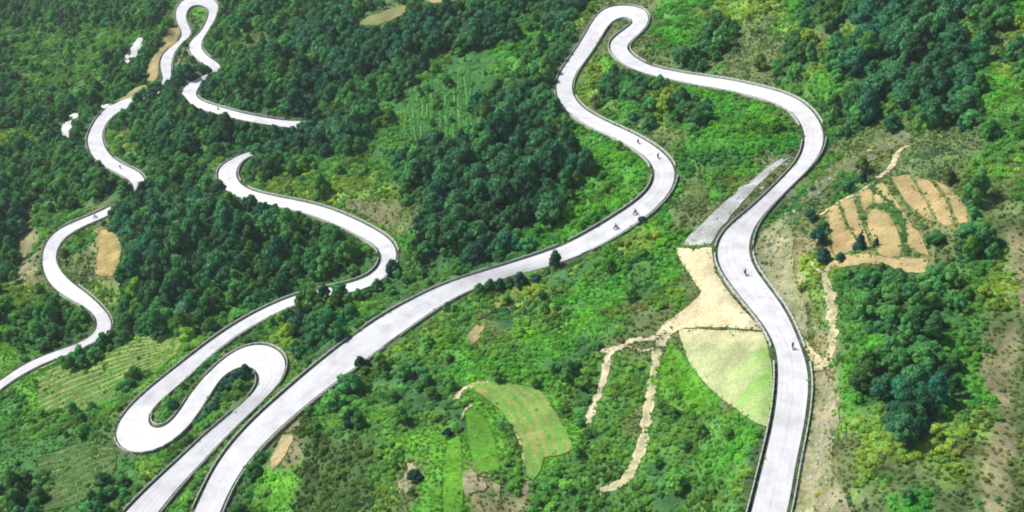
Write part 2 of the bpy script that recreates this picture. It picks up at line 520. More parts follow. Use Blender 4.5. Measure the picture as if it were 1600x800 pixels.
def parapet(r_, side, i0, i1, label):
    L, Rr, z, s = r_['L'], r_['R'], r_['z'], r_['s']
    nrm = (Rr - L) / np.linalg.norm(Rr - L, axis=1)[:, None]
    base, sg = (L, -1) if side == 'L' else (Rr, 1)
    inner = smooth(base + sg * nrm * .8, 2); outer = smooth(base + sg * nrm * 1.05, 2)
    f = lambda A, t: np.stack([np.interp(t, s, A[:, 0]), np.interp(t, s, A[:, 1])], 1)
    V, Fc = [], []

    def box(t0, t1, zb, zt, grow=0.0):
        ts = np.array([t0, t1]); a = f(inner, ts); b = f(outer, ts); zz = np.interp(ts, s, z)
        d = (b - a); d /= np.maximum(np.linalg.norm(d, axis=1)[:, None], 1e-6)
        a = a - d * grow; b = b + d * grow
        k = len(V)
        for p_, q_ in ((a[0], zz[0]), (b[0], zz[0]), (b[1], zz[1]), (a[1], zz[1])):
            V.append((p_[0], p_[1], q_ + zb)); V.append((p_[0], p_[1], q_ + zt))
        for u, v_ in ((0, 2), (2, 4), (4, 6), (6, 0)):
            Fc.append((k + u, k + v_, k + v_ + 1, k + u + 1))
        Fc.append((k + 1, k + 3, k + 5, k + 7))
    t = s[i0]
    while t < s[min(i1, len(s) - 1)] - 2.6:
        box(t, t + 2.598, -.45, .36)
        box(t + .12, t + 2.3, .362, .56, -.02)
        t += 2.6
    if not V: return None
    me = mesh_from('parapet_wall', V, Fc, M_WALL)
    return link('parapet_wall', me, label=label, category='parapet wall')


def near_i(r_, px, py):
    qx, qy, _ = project(np.c_[r_['c'], r_['z']])
    return int(np.argmin((qx - px) ** 2 + (qy - py) ** 2))


RM, RV = roads
MP = [((1195, 860), (1240, 560)), ((1235, 540), (1145, 395)), ((1150, 385), (1270, 215)), ((1265, 195), (1010, 110)), ((1000, 105), (965, 18)),
      ((950, 22), (885, 130)), ((885, 145), (1038, 262)), ((1040, 275), (900, 388)), ((890, 392), (590, 515)), ((570, 530), (320, 800))]
MPT = ['along the lowest stretch below the pale green field', 'on the bend beside the sandy field', 'climbing from the sandy field to the upper sweep', 'round the upper sweep above the S bend',
       'round the tight top hairpin', 'down the straight under the top hairpin', 'along the first half of the S bend', 'around the S bend onto the long diagonal',
       'along the middle of the long diagonal road', 'along the foot of the long diagonal road']
for (pa, pb), tx in zip(MP, MPT):
    a, b = near_i(RM, *pa), near_i(RM, *pb)
    parapet(RM, 'L', a, b, 'low pale concrete parapet, ' + ('uphill' if False else 'valley') + ' side, ' + tx)
    parapet(RM, 'R', a, b, 'low pale concrete parapet, hill side, ' + tx)
VP = [((220, 800), (400, 635)), ((415, 610), (320, 600)), ((300, 640), (200, 660)), ((215, 640), (480, 462)), ((500, 455), (608, 405)), ((605, 395), (370, 300)), ((360, 290), (380, 245)),
      ((440, 193), (300, 150)), ((320, 97), (305, 66)), ((315, 55), (290, 60)), ((270, 75), (256, 110)), ((170, 180), (150, 235)), ((160, 250), (220, 285)), ((170, 333), (100, 360)), ((110, 450), (165, 510))]
VPT = ['along the lane under the double hairpin', 'round the upper turn of the double hairpin', 'round the lower turn of the double hairpin', 'on the lane rising past the striped crop field',
       'on the lane behind the roadside bushes', 'round the curving lane below the forest', 'on the small turn by the forest', 'on the lane under the wide forest', 'under the far loop', 'round the far loop',
       'beside the muddy track', 'where the valley road turns', 'leading the valley road behind the spur', 'where the valley road comes out of the spur', 'on the valley road above the striped crop field']
for (pa, pb), tx in zip(VP, VPT):
    a, b = near_i(RV, *pa), near_i(RV, *pb)
    parapet(RV, 'L', a, b, 'low pale concrete parapet, inner line, ' + tx)
    parapet(RV, 'R', a, b, 'low pale concrete parapet, outer line, ' + tx)

# ------------------------------------------------------------------ fields, paths, bare earth: sheets draped on the ground
mask = np.zeros((1000, 1800), np.uint8)       # bare places and roads seen from the camera: plants must keep clear
MO = 100


def raster(poly, val=1):
    P = np.asarray(poly, float) + MO
    x0, y0 = np.floor(P.min(0)).astype(int); x1, y1 = np.ceil(P.max(0)).astype(int) + 1
    x0, y0 = max(x0, 0), max(y0, 0); x1, y1 = min(x1, 1800), min(y1, 1000)
    if x1 <= x0 or y1 <= y0: return
    X, Y = np.meshgrid(np.arange(x0, x1) + .5, np.arange(y0, y1) + .5)
    ins = np.zeros(X.shape, bool)
    n_ = len(P)
    for i in range(n_):
        (ax, ay), (bx, by) = P[i], P[(i + 1) % n_]
        if ay == by: continue
        c = ((ay > Y) != (by > Y)) & (X < (bx - ax) * (Y - ay) / (by - ay) + ax)
        ins ^= c
    mask[y0:y1, x0:x1][ins] = val


def seen(px, py):
    i = np.clip(np.asarray(px) + MO, 0, 1799).astype(int); j = np.clip(np.asarray(py) + MO, 0, 999).astype(int)
    return mask[j, i]


def round_poly(poly, sub=3, amp=0.6):
    P = np.array(poly, float)
    n_ = len(P); out = []
    for i in range(n_):
        p0, p1, p2, p3 = P[i - 1], P[i], P[(i + 1) % n_], P[(i + 2) % n_]
        for k in range(sub):
            t = k / sub
            cr = .5 * ((2 * p1) + (-p0 + p2) * t + (2 * p0 - 5 * p1 + 4 * p2 - p3) * t * t + (-p0 + 3 * p1 - 3 * p2 + p3) * t ** 3)
            lin = p1 * (1 - t) + p2 * t
            out.append(.75 * lin + .25 * cr + rng.normal(0, amp, 2) * (k > 0))
    return np.array(out)


FR = []


def patch(name, poly, color, lift=.24, mat=None, step=.95, kind='structure', amp=.6, keep=1, color_fn=None, fringe=.55):
    P = round_poly(poly, 3, amp)
    if keep: raster(P, keep)
    FR.append((P, fringe))
    W = march(P[:, 0], P[:, 1], Tz)[:, :2]
    W2 = []
    for i in range(len(W)):
        a, b = W[i], W[(i + 1) % len(W)]
        k = max(1, int(np.linalg.norm(b - a) / step))
        for t in range(k): W2.append(a + (b - a) * t / k)
    W = np.array(W2)
    mn, mx_ = W.min(0), W.max(0)
    X, Y = np.meshgrid(np.arange(mn[0], mx_[0], step), np.arange(mn[1], mx_[1], step))
    X = X.ravel() + rng.uniform(-.3, .3, X.size); Y = Y.ravel() + rng.uniform(-.3, .3, Y.size)
    ins = np.zeros(X.shape, bool); n_ = len(W)
    for i in range(n_):
        (ax, ay), (bx, by) = W[i], W[(i + 1) % n_]
        if ay == by: continue
        ins ^= ((ay > Y) != (by > Y)) & (X < (bx - ax) * (Y - ay) / (by - ay) + ax)
    pts = [Vector(p_) for p_ in W] + [Vector((a, b)) for a, b in zip(X[ins], Y[ins])]
    res = delaunay_2d_cdt(pts, [], [list(range(n_))], 1, 1e-4)
    v = np.array([(p_.x, p_.y) for p_ in res[0]])
    z = Tz(v[:, 0], v[:, 1]) + lift
    me = mesh_from(name, np.c_[v, z], [tuple(f) for f in res[2]], mat or M_FIELD, True)
    C = np.tile(np.array(color, float), (len(v), 1))
    C *= (1 + .08 * Wave(31, 12)(v[:, 0], v[:, 1]))[:, None]
    mott = {'scree': .75, 'bare_earth': .6, 'rubble_slope': .7, 'earth_bank': .6, 'muddy_track': .35, 'terrace_slope': .5}.get(name, .16)
    f = (np.clip(.35 + .45 * Wave(33, 3.2)(v[:, 0], v[:, 1]) + .3 * Wave(34, 9)(v[:, 0], v[:, 1]), 0, 1) * mott)[:, None]
    C = C * (1 - f) + np.array((.11, .155, .05)) * f
    if color_fn is not None:
        qx, qy, _ = project(np.c_[v, z]); C = color_fn(C, v[:, 0], v[:, 1], qx, qy)
    set_tint(me, C)
    return link(name, me, kind=kind)


for r_ in roads:
    a = np.stack(project(np.c_[r_['L'], r_['z']])[:2], 1); b = np.stack(project(np.c_[r_['R'], r_['z']])[:2], 1)
    for i in range(len(a) - 1):
        raster([a[i], a[i + 1], b[i + 1], b[i]], 2)

TAN = (.50, .43, .27)


def green_corner(C, x, y, qx, qy):
    f = np.clip((qx - 1120) / 90, 0, 1) * np.clip((qy - 520) / 60, 0, 1) * np.clip((690 - qy) / 60, 0, 1)
    f = np.clip(f + .25 * Wave(41, 9)(x, y) * (f > .05), 0, 1)[:, None]
    C = C * (1 - f) + np.array((.20, .35, .085)) * f
    g_ = np.clip((548 - qy) / 30 + .3 * Wave(42, 6)(x, y), 0, 1)[:, None] * .8
    return C * (1 - g_) + np.array((.46, .41, .25)) * g_


patch('field', [(1056,388),(1085,390),(1112,388),(1114,410),(1121,432),(1134,452),(1150,472),(1166,490),(1180,505),(1190,517),(1150,514),(1110,512),(1070,513),(1048,524),(1024,524),(1040,504),(1058,492),(1075,480),(1090,465),(1096,456),(1086,442),(1074,424),(1062,406)], TAN)
patch('field', [(1060,518),(1085,515),(1115,517),(1150,517),(1192,521),(1200,545),(1206,580),(1207,620),(1203,650),(1198,668),(1178,660),(1158,647),(1134,628),(1112,610),(1092,588),(1076,565)], (.33, .36, .18), color_fn=green_corner)
patch('gravel', [(1066,382),(1090,384),(1110,382),(1122,362),(1140,340),(1158,318),(1180,295),(1205,270),(1232,248),(1214,252),(1190,270),(1165,290),(1140,310),(1115,332),(1088,358)], (.33, .335, .33), amp=1.0)
patch('terrace_slope', [(1287,338),(1300,322),(1340,305),(1372,288),(1396,276),(1430,274),(1480,288),(1516,330),(1514,362),(1462,368),(1460,420),(1400,412),(1340,400),(1296,404),(1286,372)], (.15, .17, .06), lift=.12, amp=2, keep=0)
for poly in ([(1292,327),(1310,322),(1316,340),(1324,356),(1332,368),(1346,386),(1322,396),(1303,400),(1300,384),(1297,360)],
             [(1313,316),(1332,309),(1338,328),(1346,350),(1355,372),(1362,392),(1348,384),(1334,366),(1324,348)],
             [(1342,300),(1361,297),(1362,318),(1350,332),(1345,318)],
             [(1367,290),(1378,286),(1392,304),(1404,322),(1417,342),(1440,372),(1450,400),(1422,390),(1414,360),(1400,334),(1384,318),(1368,318)],
             [(1393,278),(1418,274),(1430,290),(1448,318),(1456,345),(1440,338),(1418,318),(1404,298)],
             [(1430,278),(1452,284),(1478,316),(1490,350),(1470,352),(1450,318)],
             [(1464,286),(1486,296),(1510,330),(1512,356),(1498,350),(1482,312)],
             [(1358,332),(1374,326),(1390,340),(1402,362),(1408,386),(1406,402),(1388,404),(1372,396),(1364,374),(1356,352)]):
    patch('terrace_field', poly, (.33, .25, .115))
patch('terrace_field', [(1285,390),(1296,384),(1302,402),(1340,398),(1385,404),(1417,404),(1450,410),(1450,425),(1412,428),(1380,412),(1350,412),(1320,418),(1300,414),(1288,404)], (.37, .29, .14), amp=1.5)


def furrows(p0, p1, period, dark, amt):
    A, B = march([p0[0], p1[0]], [p0[1], p1[1]], Tz)[:, :2]
    u = (B - A) / np.linalg.norm(B - A)
    def fn(C, x, y, qx, qy):
        d = (x - A[0]) * -u[1] + (y - A[1]) * u[0] + .35 * j3n(x, y)
        f = np.clip(np.sin(d * 2 * np.pi / period) * .9 + .35, 0, 1)[:, None] * amt
        return C * (1 - f) + np.array(dark) * f
    return fn


def rings(edge, period, dark, amt):
    q_ = catmull(edge, 12)
    P = march(q_[:, 0], q_[:, 1], Tz)[:, :2]
    def fn(C, x, y, qx, qy):
        d = np.min(np.hypot(x[:, None] - P[None, :, 0], y[:, None] - P[None, :, 1]), axis=1) + .2 * j3n(x, y)
        f = np.clip(np.sin(d * 2 * np.pi / period) * .8 + .2 + .35 * j1n(x, y), 0, 1)[:, None] * amt
        C = C * (1 - f) + np.array(dark) * f
        g_ = np.clip(.3 + .4 * val_n0(x, y), 0, 1)[:, None] * .15
        return C * (1 - g_) + np.array((.26, .23, .09)) * g_
    return fn


val_n0 = Wave(77, 10)


patch('field', [(733,602),(752,598),(775,599),(800,601),(825,605),(842,610),(858,630),(874,655),(888,680),(895,702),(878,711),(850,716),(845,735),(832,752),(823,742),(816,700),(802,668),(780,640),(752,618)], (.11, .26, .04), step=.55, color_fn=rings([(735, 604), (760, 618), (780, 636), (800, 662), (814, 695), (822, 742)], 2.3, (.27, .25, .09), .7))
for poly in ([(726,642),(742,640),(760,660),(773,690),(780,735),(762,738),(745,742),(735,705)], [(701,690),(712,678),(719,690),(723,740),(721,803),(695,803),(692,745)],
             [(1046,534),(1068,558),(1090,590),(1116,622),(1108,642),(1080,646),(1055,640),(1030,622),(1032,580)]):
    patch('field', poly, (.09, .25, .024), keep=0, step=.7)
patch('field', [(60,600),(103,560),(150,545),(205,534),(250,529),(296,524),(310,522),(282,548),(245,580),(215,605),(180,625),(140,640),(100,648),(60,660)], (.075, .19, .038), keep=0, step=.6, color_fn=furrows((110, 628), (285, 548), 3.4, (.14, .15, .055), .9))
patch('field', [(60,720),(103,700),(150,682),(172,690),(182,712),(178,738),(160,770),(103,792),(60,800)], (.035, .11, .022), keep=0, step=.7, color_fn=furrows((105, 785), (178, 735), 4.6, (.11, .12, .05), .75))
patch('earth_bank', [(150,372),(162,358),(186,372),(189,390),(188,412),(176,432),(160,432),(148,424),(152,400)], (.34, .25, .10), amp=2.0)
patch('muddy_track', [(275,40),(281,52),(276,68),(264,80),(252,90),(247,104),(247,118),(240,128),(229,126),(231,108),(238,92),(250,76),(258,58),(265,44)], (.29, .23, .11), lift=.3)
patch('muddy_track', [(228,133),(212,138),(197,150),(184,160),(192,165),(208,160),(224,150),(230,140)], (.27, .24, .12), lift=.3)
patch('bare_earth', [(558,40),(575,26),(600,18),(630,6),(634,18),(612,32),(580,40)], (.17, .17, .07), amp=1.2)
patch('bare_earth', [(660,-6),(664,2),(678,5),(712,1),(732,-4),(730,-12),(690,-14)], (.42, .30, .14))
patch('bare_earth', [(636,728),(646,722),(652,735),(644,752),(634,772),(622,766),(630,748)], (.33, .28, .18), amp=2.6, keep=0)
patch('bare_earth', [(722,738),(738,734),(745,752),(758,748),(757,768),(742,770),(730,782),(722,765)], (.34, .28, .19), amp=2.6, keep=0)
patch('bare_earth', [(770,756),(781,758),(783,785),(774,786)], (.34, .28, .19), amp=2, keep=0)
patch('bare_earth', [(733,520),(746,508),(757,512),(750,528),(736,540)], (.30, .23, .12), amp=1.2)
patch('bare_earth', [(425,710),(442,680),(455,675),(458,690),(440,720),(425,735)], (.36, .28, .15), amp=1.5)
patch('bare_earth', [(762,488),(776,470),(800,455),(826,444),(842,444),(836,462),(815,478),(790,490)], (.22, .22, .05), keep=0)
patch('bare_earth', [(1248,522),(1262,535),(1272,550),(1285,560),(1300,563),(1288,578),(1270,580),(1264,560),(1256,542)], (.54, .45, .27), lift=.16)
patch('scree', [(1180,385),(1192,360),(1215,345),(1232,352),(1240,380),(1238,420),(1248,450),(1262,500),(1262,530),(1246,510),(1226,478),(1205,450),(1186,425)], (.27, .25, .155), keep=0, amp=2)
patch('scree', [(1272,585),(1300,585),(1305,620),(1312,660),(1300,700),(1300,740),(1320,775),(1330,803),(1240,803),(1250,740),(1264,680),(1270,630)], (.29, .265, .165), keep=0, amp=2)
patch('scree', [(1225,300),(1300,262),(1340,240),(1380,222),(1420,196),(1424,212),(1390,240),(1345,262),(1300,285),(1240,330)], (.13, .14, .09), keep=0, amp=2)
patch('rubble_slope', [(540,308),(570,312),(622,310),(628,330),(620,350),(612,362),(590,348),(565,334),(540,326)], (.15, .14, .08), keep=0, amp=2)
patch('yard', [(195,96),(198,84),(208,72),(216,60),(224,62),(222,72),(230,74),(224,80),(218,78),(212,90),(202,90),(199,100)], (.50, .50, .50), lift=.35, amp=1.2)
patch('yard', [(96,200),(102,192),(108,182),(120,176),(124,178),(112,188),(112,200),(108,216),(102,214),(97,212)], (.50, .50, .50), lift=.35, amp=1.2)
patch('yard', [(158,166),(172,163),(190,168),(206,158),(208,162),(194,174),(170,174)], (.55, .55, .55), lift=.3, amp=1.2)


FRINGE = []


def path(name, line, width, color, lift=.14, keep=1):
    q_ = catmull(line, 5)
    P = march(q_[:, 0], q_[:, 1], Tz)[:, :2]
    tan = np.gradient(P, axis=0); tan /= np.maximum(np.linalg.norm(tan, axis=1)[:, None], 1e-6)
    nr = np.c_[-tan[:, 1], tan[:, 0]]
    wv = width * (1 + .28 * rng.standard_normal(len(P)))
    cols = [P + nr * (wv * f)[:, None] for f in (-.5, -.17, .17, .5)]
    Vv = np.concatenate([np.c_[c, Tz(c[:, 0], c[:, 1]) + lift] for c in cols])
    n_ = len(P); i = np.arange(n_ - 1)
    Fc = np.concatenate([np.stack([i + k * n_, i + (k + 1) * n_, i + (k + 1) * n_ + 1, i + k * n_ + 1], 1) for k in range(3)])
    me = mesh_from(name, Vv, Fc, M_FIELD, True)
    FRINGE.append((cols[0], cols[3]))
    C = np.tile(np.array(color, float), (len(Vv), 1)) * (1 + .15 * rng.standard_normal((len(Vv), 1))).clip(.6, 1.3)
    if width > 1.6: C[n_:3 * n_] *= np.array((.72, .78, .66))      # grass between the wheel ruts
    set_tint(me, C)
    if keep:
        a = np.stack(project(np.c_[cols[0], Tz(*cols[0].T)])[:2], 1); b = np.stack(project(np.c_[cols[3], Tz(*cols[3].T)])[:2], 1)
        for k in range(n_ - 1): raster([a[k], a[k + 1], b[k + 1], b[k]], 1)
    return link(name, me, kind='structure')


SAND = (.44, .38, .25)
path('path', [(1310, 404), (1296, 418), (1288, 432), (1294, 452), (1300, 480), (1301, 510), (1299, 540), (1290, 566), (1276, 578)], 1.7, SAND)
path('path', [(1282, 336), (1298, 325), (1318, 312), (1340, 303), (1356, 291), (1370, 284)], 1.2, SAND)
path('path', [(1372, 278), (1384, 270), (1392, 262), (1398, 250), (1404, 238), (1418, 228)], 1.6, (.40, .33, .22))
path('path', [(1052, 517), (1034, 532), (1027, 550), (1021, 590), (1013, 635), (1008, 670), (1002, 700), (990, 728), (978, 748), (960, 760), (938, 766)], 2.2, SAND)
path('path', [(1046, 524), (1015, 530), (990, 532), (968, 544), (950, 548), (930, 548)], 1.5, SAND)
path('path', [(962, 545), (950, 556), (945, 585), (935, 615), (925, 640), (919, 662)], 1.6, SAND)
path('path', [(1044, 536), (1024, 545), (1000, 548), (975, 540)], .9, SAND, keep=0)
path('path', [(1260, 400), (1272, 415), (1284, 428)], .7, SAND, keep=0)
path('path', [(712, 624), (722, 610), (738, 602), (760, 599), (778, 602)], 1.5, SAND)
path('path', [(720, 655), (728, 640), (738, 632)], .8, SAND)
path('path', [(735, 605), (770, 628), (795, 655), (812, 690), (820, 730)], .5, (.42, .38, .2), keep=0)
path('path', [(830, 625), (850, 655), (862, 685), (870, 710)], .4, (.5, .45, .25), keep=0)
path('path', [(105, 700), (130, 690), (160, 680)], .5, (.22, .24, .1), keep=0)

for i in range(11):
    path('field', [(60, 655 - i * 8.5), (110, 630 - i * 8 + rng.normal(0, 1)), (170, 606 - i * 7.2), (235, 574 - i * 4.6), (282 + i * 2, 550 - i * 2.6)], .75, (.20, .27, .08), lift=.3, keep=0)
for i in range(7):
    path('field', [(60, 798 - i * 14), (105, 783 - i * 13 + rng.normal(0, 2)), (148, 758 - i * 11), (176, 733 - i * 6)], .5, (.12, .19, .06), lift=.3, keep=0)
for i in range(11):
    x0_ = 632 + i * 10.5
    path('field', [(x0_ + rng.normal(0, 1.5), 120 - i + rng.uniform(0, 34)), (x0_ + 2 + rng.normal(0, 2), 165), (x0_ + 5 - i * .4, 208), (x0_ + 16 - i * 1.6, 240 + rng.normal(0, 5))], .45, (.09, .23, .06), lift=.3, keep=0)
# ------------------------------------------------------------------ plant prototypes (unit = crown radius)


def ico(sub):
    bm = bmesh.new(); bmesh.ops.create_icosphere(bm, subdivisions=sub, radius=1)
    V = np.array([v.co[:] for v in bm.verts]); Fc = np.array([[v.index for v in f.verts] for f in bm.faces]); bm.free()
    return V, Fc


ICO1, ICO2 = ico(2), ico(3)


def clump_mesh(name, lobes, leaves, size, seed, jitter=.55, flat=1.0):
    r = np.random.default_rng(seed)
    Vs, Fs, var, k = [], [], [], 0
    for (c, rad, tone) in lobes:
        V, Fc = ICO1
        nz = Wave(int(r.integers(1e6)), .9)
        d = 1 + .16 * nz(V[:, 0] * 1.3 + V[:, 2], V[:, 1] * 1.3 - V[:, 2]) + r.normal(0, .05, len(V))
        P = V * (rad * .84 * d)[:, None] * (1, 1, flat) + c
        t = [P[Fc[:, i]] for i in range(3)]
        Vs.append(np.stack(t, 1).reshape(-1, 3)); nf = len(Fc)
        Fs.append(np.arange(nf * 3).reshape(-1, 3) + k); k += nf * 3
        var.append(np.repeat(tone * r.uniform(.8, 1.12, nf), 3))
        # leaves
        nl = int(leaves * rad * rad * 6)
        u = r.normal(size=(nl, 3)); u /= np.linalg.norm(u, axis=1)[:, None]; u[:, 2] = np.where(u[:, 2] < -.5, -u[:, 2], u[:, 2])
        pos = u * (rad * r.uniform(.78, 1.12, nl))[:, None] * (1, 1, flat) + c
        nrm = u + r.normal(0, jitter, (nl, 3)); nrm /= np.linalg.norm(nrm, axis=1)[:, None]
        a = np.cross(nrm, r.normal(size=(nl, 3))); a /= np.linalg.norm(a, axis=1)[:, None]; b = np.cross(nrm, a)
        s = (size * r.uniform(.6, 1.35, nl))[:, None]
        q4 = np.stack([pos - a * s, pos - b * s * .55, pos + a * s, pos + b * s * .55], 1)
        q4[:, 0] += nrm * -s * .25; q4[:, 2] += nrm * -s * .25
        tri = q4[:, [0, 1, 2, 0, 2, 3]].reshape(-1, 3)
        Vs.append(tri); Fs.append(np.arange(nl * 6).reshape(-1, 3) + k); k += nl * 6
        var.append(np.repeat(tone * r.uniform(.75, 1.35, nl), 6))
    me = mesh_from(name, np.concatenate(Vs), np.concatenate(Fs), M_LEAF)
    at = me.attributes.new('vary', 'FLOAT', 'POINT'); at.data.foreach_set('value', np.concatenate(var).astype(np.float32))
    return me


def broad_lobes(seed, tall=1.0, n=11):
    r = np.random.default_rng(seed); L = []
    for i in range(n):
        a = i * 2.4 + r.uniform(-.5, .5); h = (i + .5) / n
        rr = math.sin(math.pi * min(1, .28 + h * .72)) * r.uniform(.5, .8)
        z = .75 + (h * 1.25 + r.uniform(-.12, .12)) * tall
        L.append((np.array((math.cos(a) * rr, math.sin(a) * rr, z)), r.uniform(.34, .52) * (1.1 - .3 * h), r.uniform(.82, 1.2)))
    L.append((np.array((r.uniform(-.15, .15), r.uniform(-.15, .15), .75 + 1.0 * tall)), .5, 1.1))
    return L


def conifer_lobes(seed):
    r = np.random.default_rng(seed); L = []
    for i in range(9):
        h = i / 8
        for k in range(4 if i < 6 else 2 if i < 8 else 1):
            a = r.uniform(0, 6.28); rr = (1 - h) * .55
            L.append((np.array((math.cos(a) * rr, math.sin(a) * rr, .6 + h * 2.9)), .42 * (1 - h) + .16, r.uniform(.85, 1.1)))
    return L


def bush_lobes(seed):
    r = np.random.default_rng(seed); L = [(np.array((0, 0, .35)), .6, 1.0)]
    for i in range(6):
        a = i * 1.05 + r.uniform(-.4, .4); rr = r.uniform(.3, .62)
        L.append((np.array((math.cos(a) * rr, math.sin(a) * rr, r.uniform(.2, .62))), r.uniform(.28, .46), r.uniform(.85, 1.18)))
    return L


def trunk_mesh(name, h, r0, seed, limbs=4):
    r = np.random.default_rng(seed); V, Fc = [], []

    def tube(pts, rads):
        k0 = len(V); N = 7
        for p_, ra in zip(pts, rads):
            for j in range(N):
                a = 2 * math.pi * j / N
                V.append((p_[0] + ra * math.cos(a), p_[1] + ra * math.sin(a), p_[2]))
        for i in range(len(pts) - 1):
            for j in range(N):
                Fc.append((k0 + i * N + j, k0 + i * N + (j + 1) % N, k0 + (i + 1) * N + (j + 1) % N, k0 + (i + 1) * N + j))
    lean = r.uniform(-.08, .08, 2)
    tube([(lean[0] * t, lean[1] * t, -.25 + (h + .25) * t) for t in (0, .15, .4, .7, 1)], [r0 * 1.5, r0, r0 * .8, r0 * .55, r0 * .25])
    for i in range(limbs):
        a = r.uniform(0, 6.28); z0 = h * r.uniform(.35, .7)
        tube([(lean[0] * z0 / h, lean[1] * z0 / h, z0), (math.cos(a) * .25, math.sin(a) * .25, z0 + .25), (math.cos(a) * .5, math.sin(a) * .5, z0 + .55)], [r0 * .45, r0 * .3, r0 * .12])
    return mesh_from(name, V, Fc, M_BARK)


broad = [clump_mesh('crown', broad_lobes(100 + i, (1.0, .8, 1.15, .9, 1.05, .75)[i]), 55, .105, 200 + i) for i in range(6)]
conif = [clump_mesh('crown', conifer_lobes(140 + i), 50, .10, 240 + i) for i in range(2)]
bushm = [clump_mesh('bush', bush_lobes(160 + i), 60, .13, 260 + i) for i in range(5)]
trunks = [trunk_mesh('trunk', 1.6, .085, 300 + i) for i in range(3)]
trunkc = trunk_mesh('trunk', 3.0, .08, 310, 0)


def tuft_mesh(seed):
    r = np.random.default_rng(seed); nb = 46
    a = r.uniform(0, 6.28, nb); rr = np.sqrt(r.uniform(0, 1, nb)) * .8
    b0 = np.stack([np.cos(a) * rr, np.sin(a) * rr, np.zeros(nb) - .05], 1)
    h = r.uniform(.45, 1.0, nb); lean = r.normal(0, .3, (nb, 2))
    tip = b0 + np.c_[lean, h]; wd = r.uniform(.06, .13, nb)
    th = r.uniform(0, 6.28, nb); sd_ = np.c_[np.cos(th) * wd, np.sin(th) * wd, np.zeros(nb)]
    mid = (b0 + tip) / 2 + np.c_[lean * -.15, np.zeros(nb)]
    V = np.stack([b0 - sd_, b0 + sd_, mid + sd_ * 1.2, tip, mid - sd_ * 1.2], 1).reshape(-1, 3)
    Fc = [(5 * i, 5 * i + 1, 5 * i + 2, 5 * i + 3, 5 * i + 4) for i in range(nb)]
    me = mesh_from('tuft', V, Fc, M_LEAF)
    at = me.attributes.new('vary', 'FLOAT', 'POINT'); at.data.foreach_set('value', np.repeat(r.uniform(.8, 1.3, nb), 5).astype(np.float32))
    return me


tufts = [tuft_mesh(400 + i) for i in range(3)]


def joined(name, crown, trunk):
    bm = bmesh.new(); bm.from_mesh(crown)
    me = bpy.data.meshes.new(name); 
    nv, nf = len(bm.verts), len(bm.faces)
    bm.from_mesh(trunk)
    bm.faces.ensure_lookup_table()
    for f in bm.faces[nf:]: f.material_index = 1
    bm.to_mesh(me); bm.free()
    me.materials.append(M_LEAF); me.materials.append(M_BARK)
    return me


def proto_collection(name, meshes):
    c = bpy.data.collections.new(name)
    for i, me in enumerate(meshes):
        c.objects.link(bpy.data.objects.new('%s_%02d' % (name, i), me))
    return c


PC_TREE = proto_collection('proto_tree', [joined('tree_all', b, trunks[i % 3]) for i, b in enumerate(broad)] + [joined('conifer_all', conif[0], trunkc)])
PC_BUSH = proto_collection('proto_bush', bushm)
PC_TUFT = proto_collection('proto_tuft', tufts)

# ------------------------------------------------------------------ scatter


def jitter_grid(step, near=1.0, region=None):
    X, Y = np.meshgrid(np.arange(-440, 330, step), np.arange(115, 1000, step))
    X = X.ravel() + rng.uniform(-.5, .5, X.size) * step; Y = Y.ravel() + rng.uniform(-.5, .5, Y.size) * step
    z = Tz(X, Y)
    px, py, Z = project(np.c_[X, Y, z])
    ok = (px > -260) & (px < 1960) & (py > -110) & (py < 960)
    return X[ok], Y[ok], z[ok], px[ok], py[ok], Z[ok]


hue_n, val_n = Wave(51, 34), Wave(52, 16)


def tint_of(kind, x, y, n_, spread=1.0):
    c = PCOL[kind].copy()
    h = hue_n(x, y) * .08 + rng.normal(0, .08, n_) * spread
    v = 1.02 + val_n(x, y) * .16 + rng.normal(0, .20, n_) * spread
    c[:, 0] *= 1 + h * 2.0; c[:, 1] *= 1 + h * .5; c[:, 2] *= 1 - h * .7
    return np.clip(c * np.clip(v, .45, 1.7)[:, None], .004, .6)


def covers(x, y, z, Z, r, h, vals=(1, 2)):
    """does the plant stand before a road or a bare field as seen from the camera's side?"""
    bad = np.zeros(len(x), bool)
    for (fx, fz) in ((0, 0), (0, .5), (0, .95), (-.8, .5), (.8, .5), (-.8, .1), (.8, .1)):
        qx, qy, _ = project(np.c_[x + r * fx, y, z + h * fz])
        s = seen(qx, qy)
        bad |= np.isin(s, vals)
    return bad


K = {ch: i for i, ch in enumerate(KINDS)}
trees, bushes, tuft_pts = [], [], []       # rows: x y z r zscale rot tint3 proto kind


def add(lst, x, y, z, r, zs, tint, proto, kind):
    lst.append(np.c_[x, y, z, r, zs, rng.uniform(0, 6.28, len(x)), tint, proto, kind])


# trees
x, y, z, px, py, Z = jitter_grid(3.0)
kd = cover(x, y, z)
dens = np.zeros(11); dens[K['D']] = .93; dens[K['F']] = .80; dens[K['S']] = .10; dens[K['B']] = .035; dens[K['Y']] = .05; dens[K['O']] = .02; dens[K['t']] = .03
rad0 = np.full(11, 1.5); rad0[K['D']] = 2.35; rad0[K['F']] = 1.95; rad0[K['S']] = 1.6
gap_n = Wave(71, 26)(x, y)
keep = rng.uniform(size=len(x)) < dens[kd] * np.clip(1.05 - .35 * np.maximum(gap_n - .3, 0), .3, 1)
de_ = bil(DE, x, y)
r = rad0[kd] * np.clip(rng.lognormal(0, .34, len(x)), .5, 1.8)
wood = (px > 1275) & (py > 400)
r = np.where(wood, np.minimum(r * .85, 2.4), r)
near = (px > 560) & (py > 400) & (px < 1275)
r = np.where(near, np.minimum(r * .68, 2.1), r)
keep &= ~near | (kd != K['F']) | (rng.uniform(size=len(x)) < .35)
keep &= de_ > r * .8 + 1.2
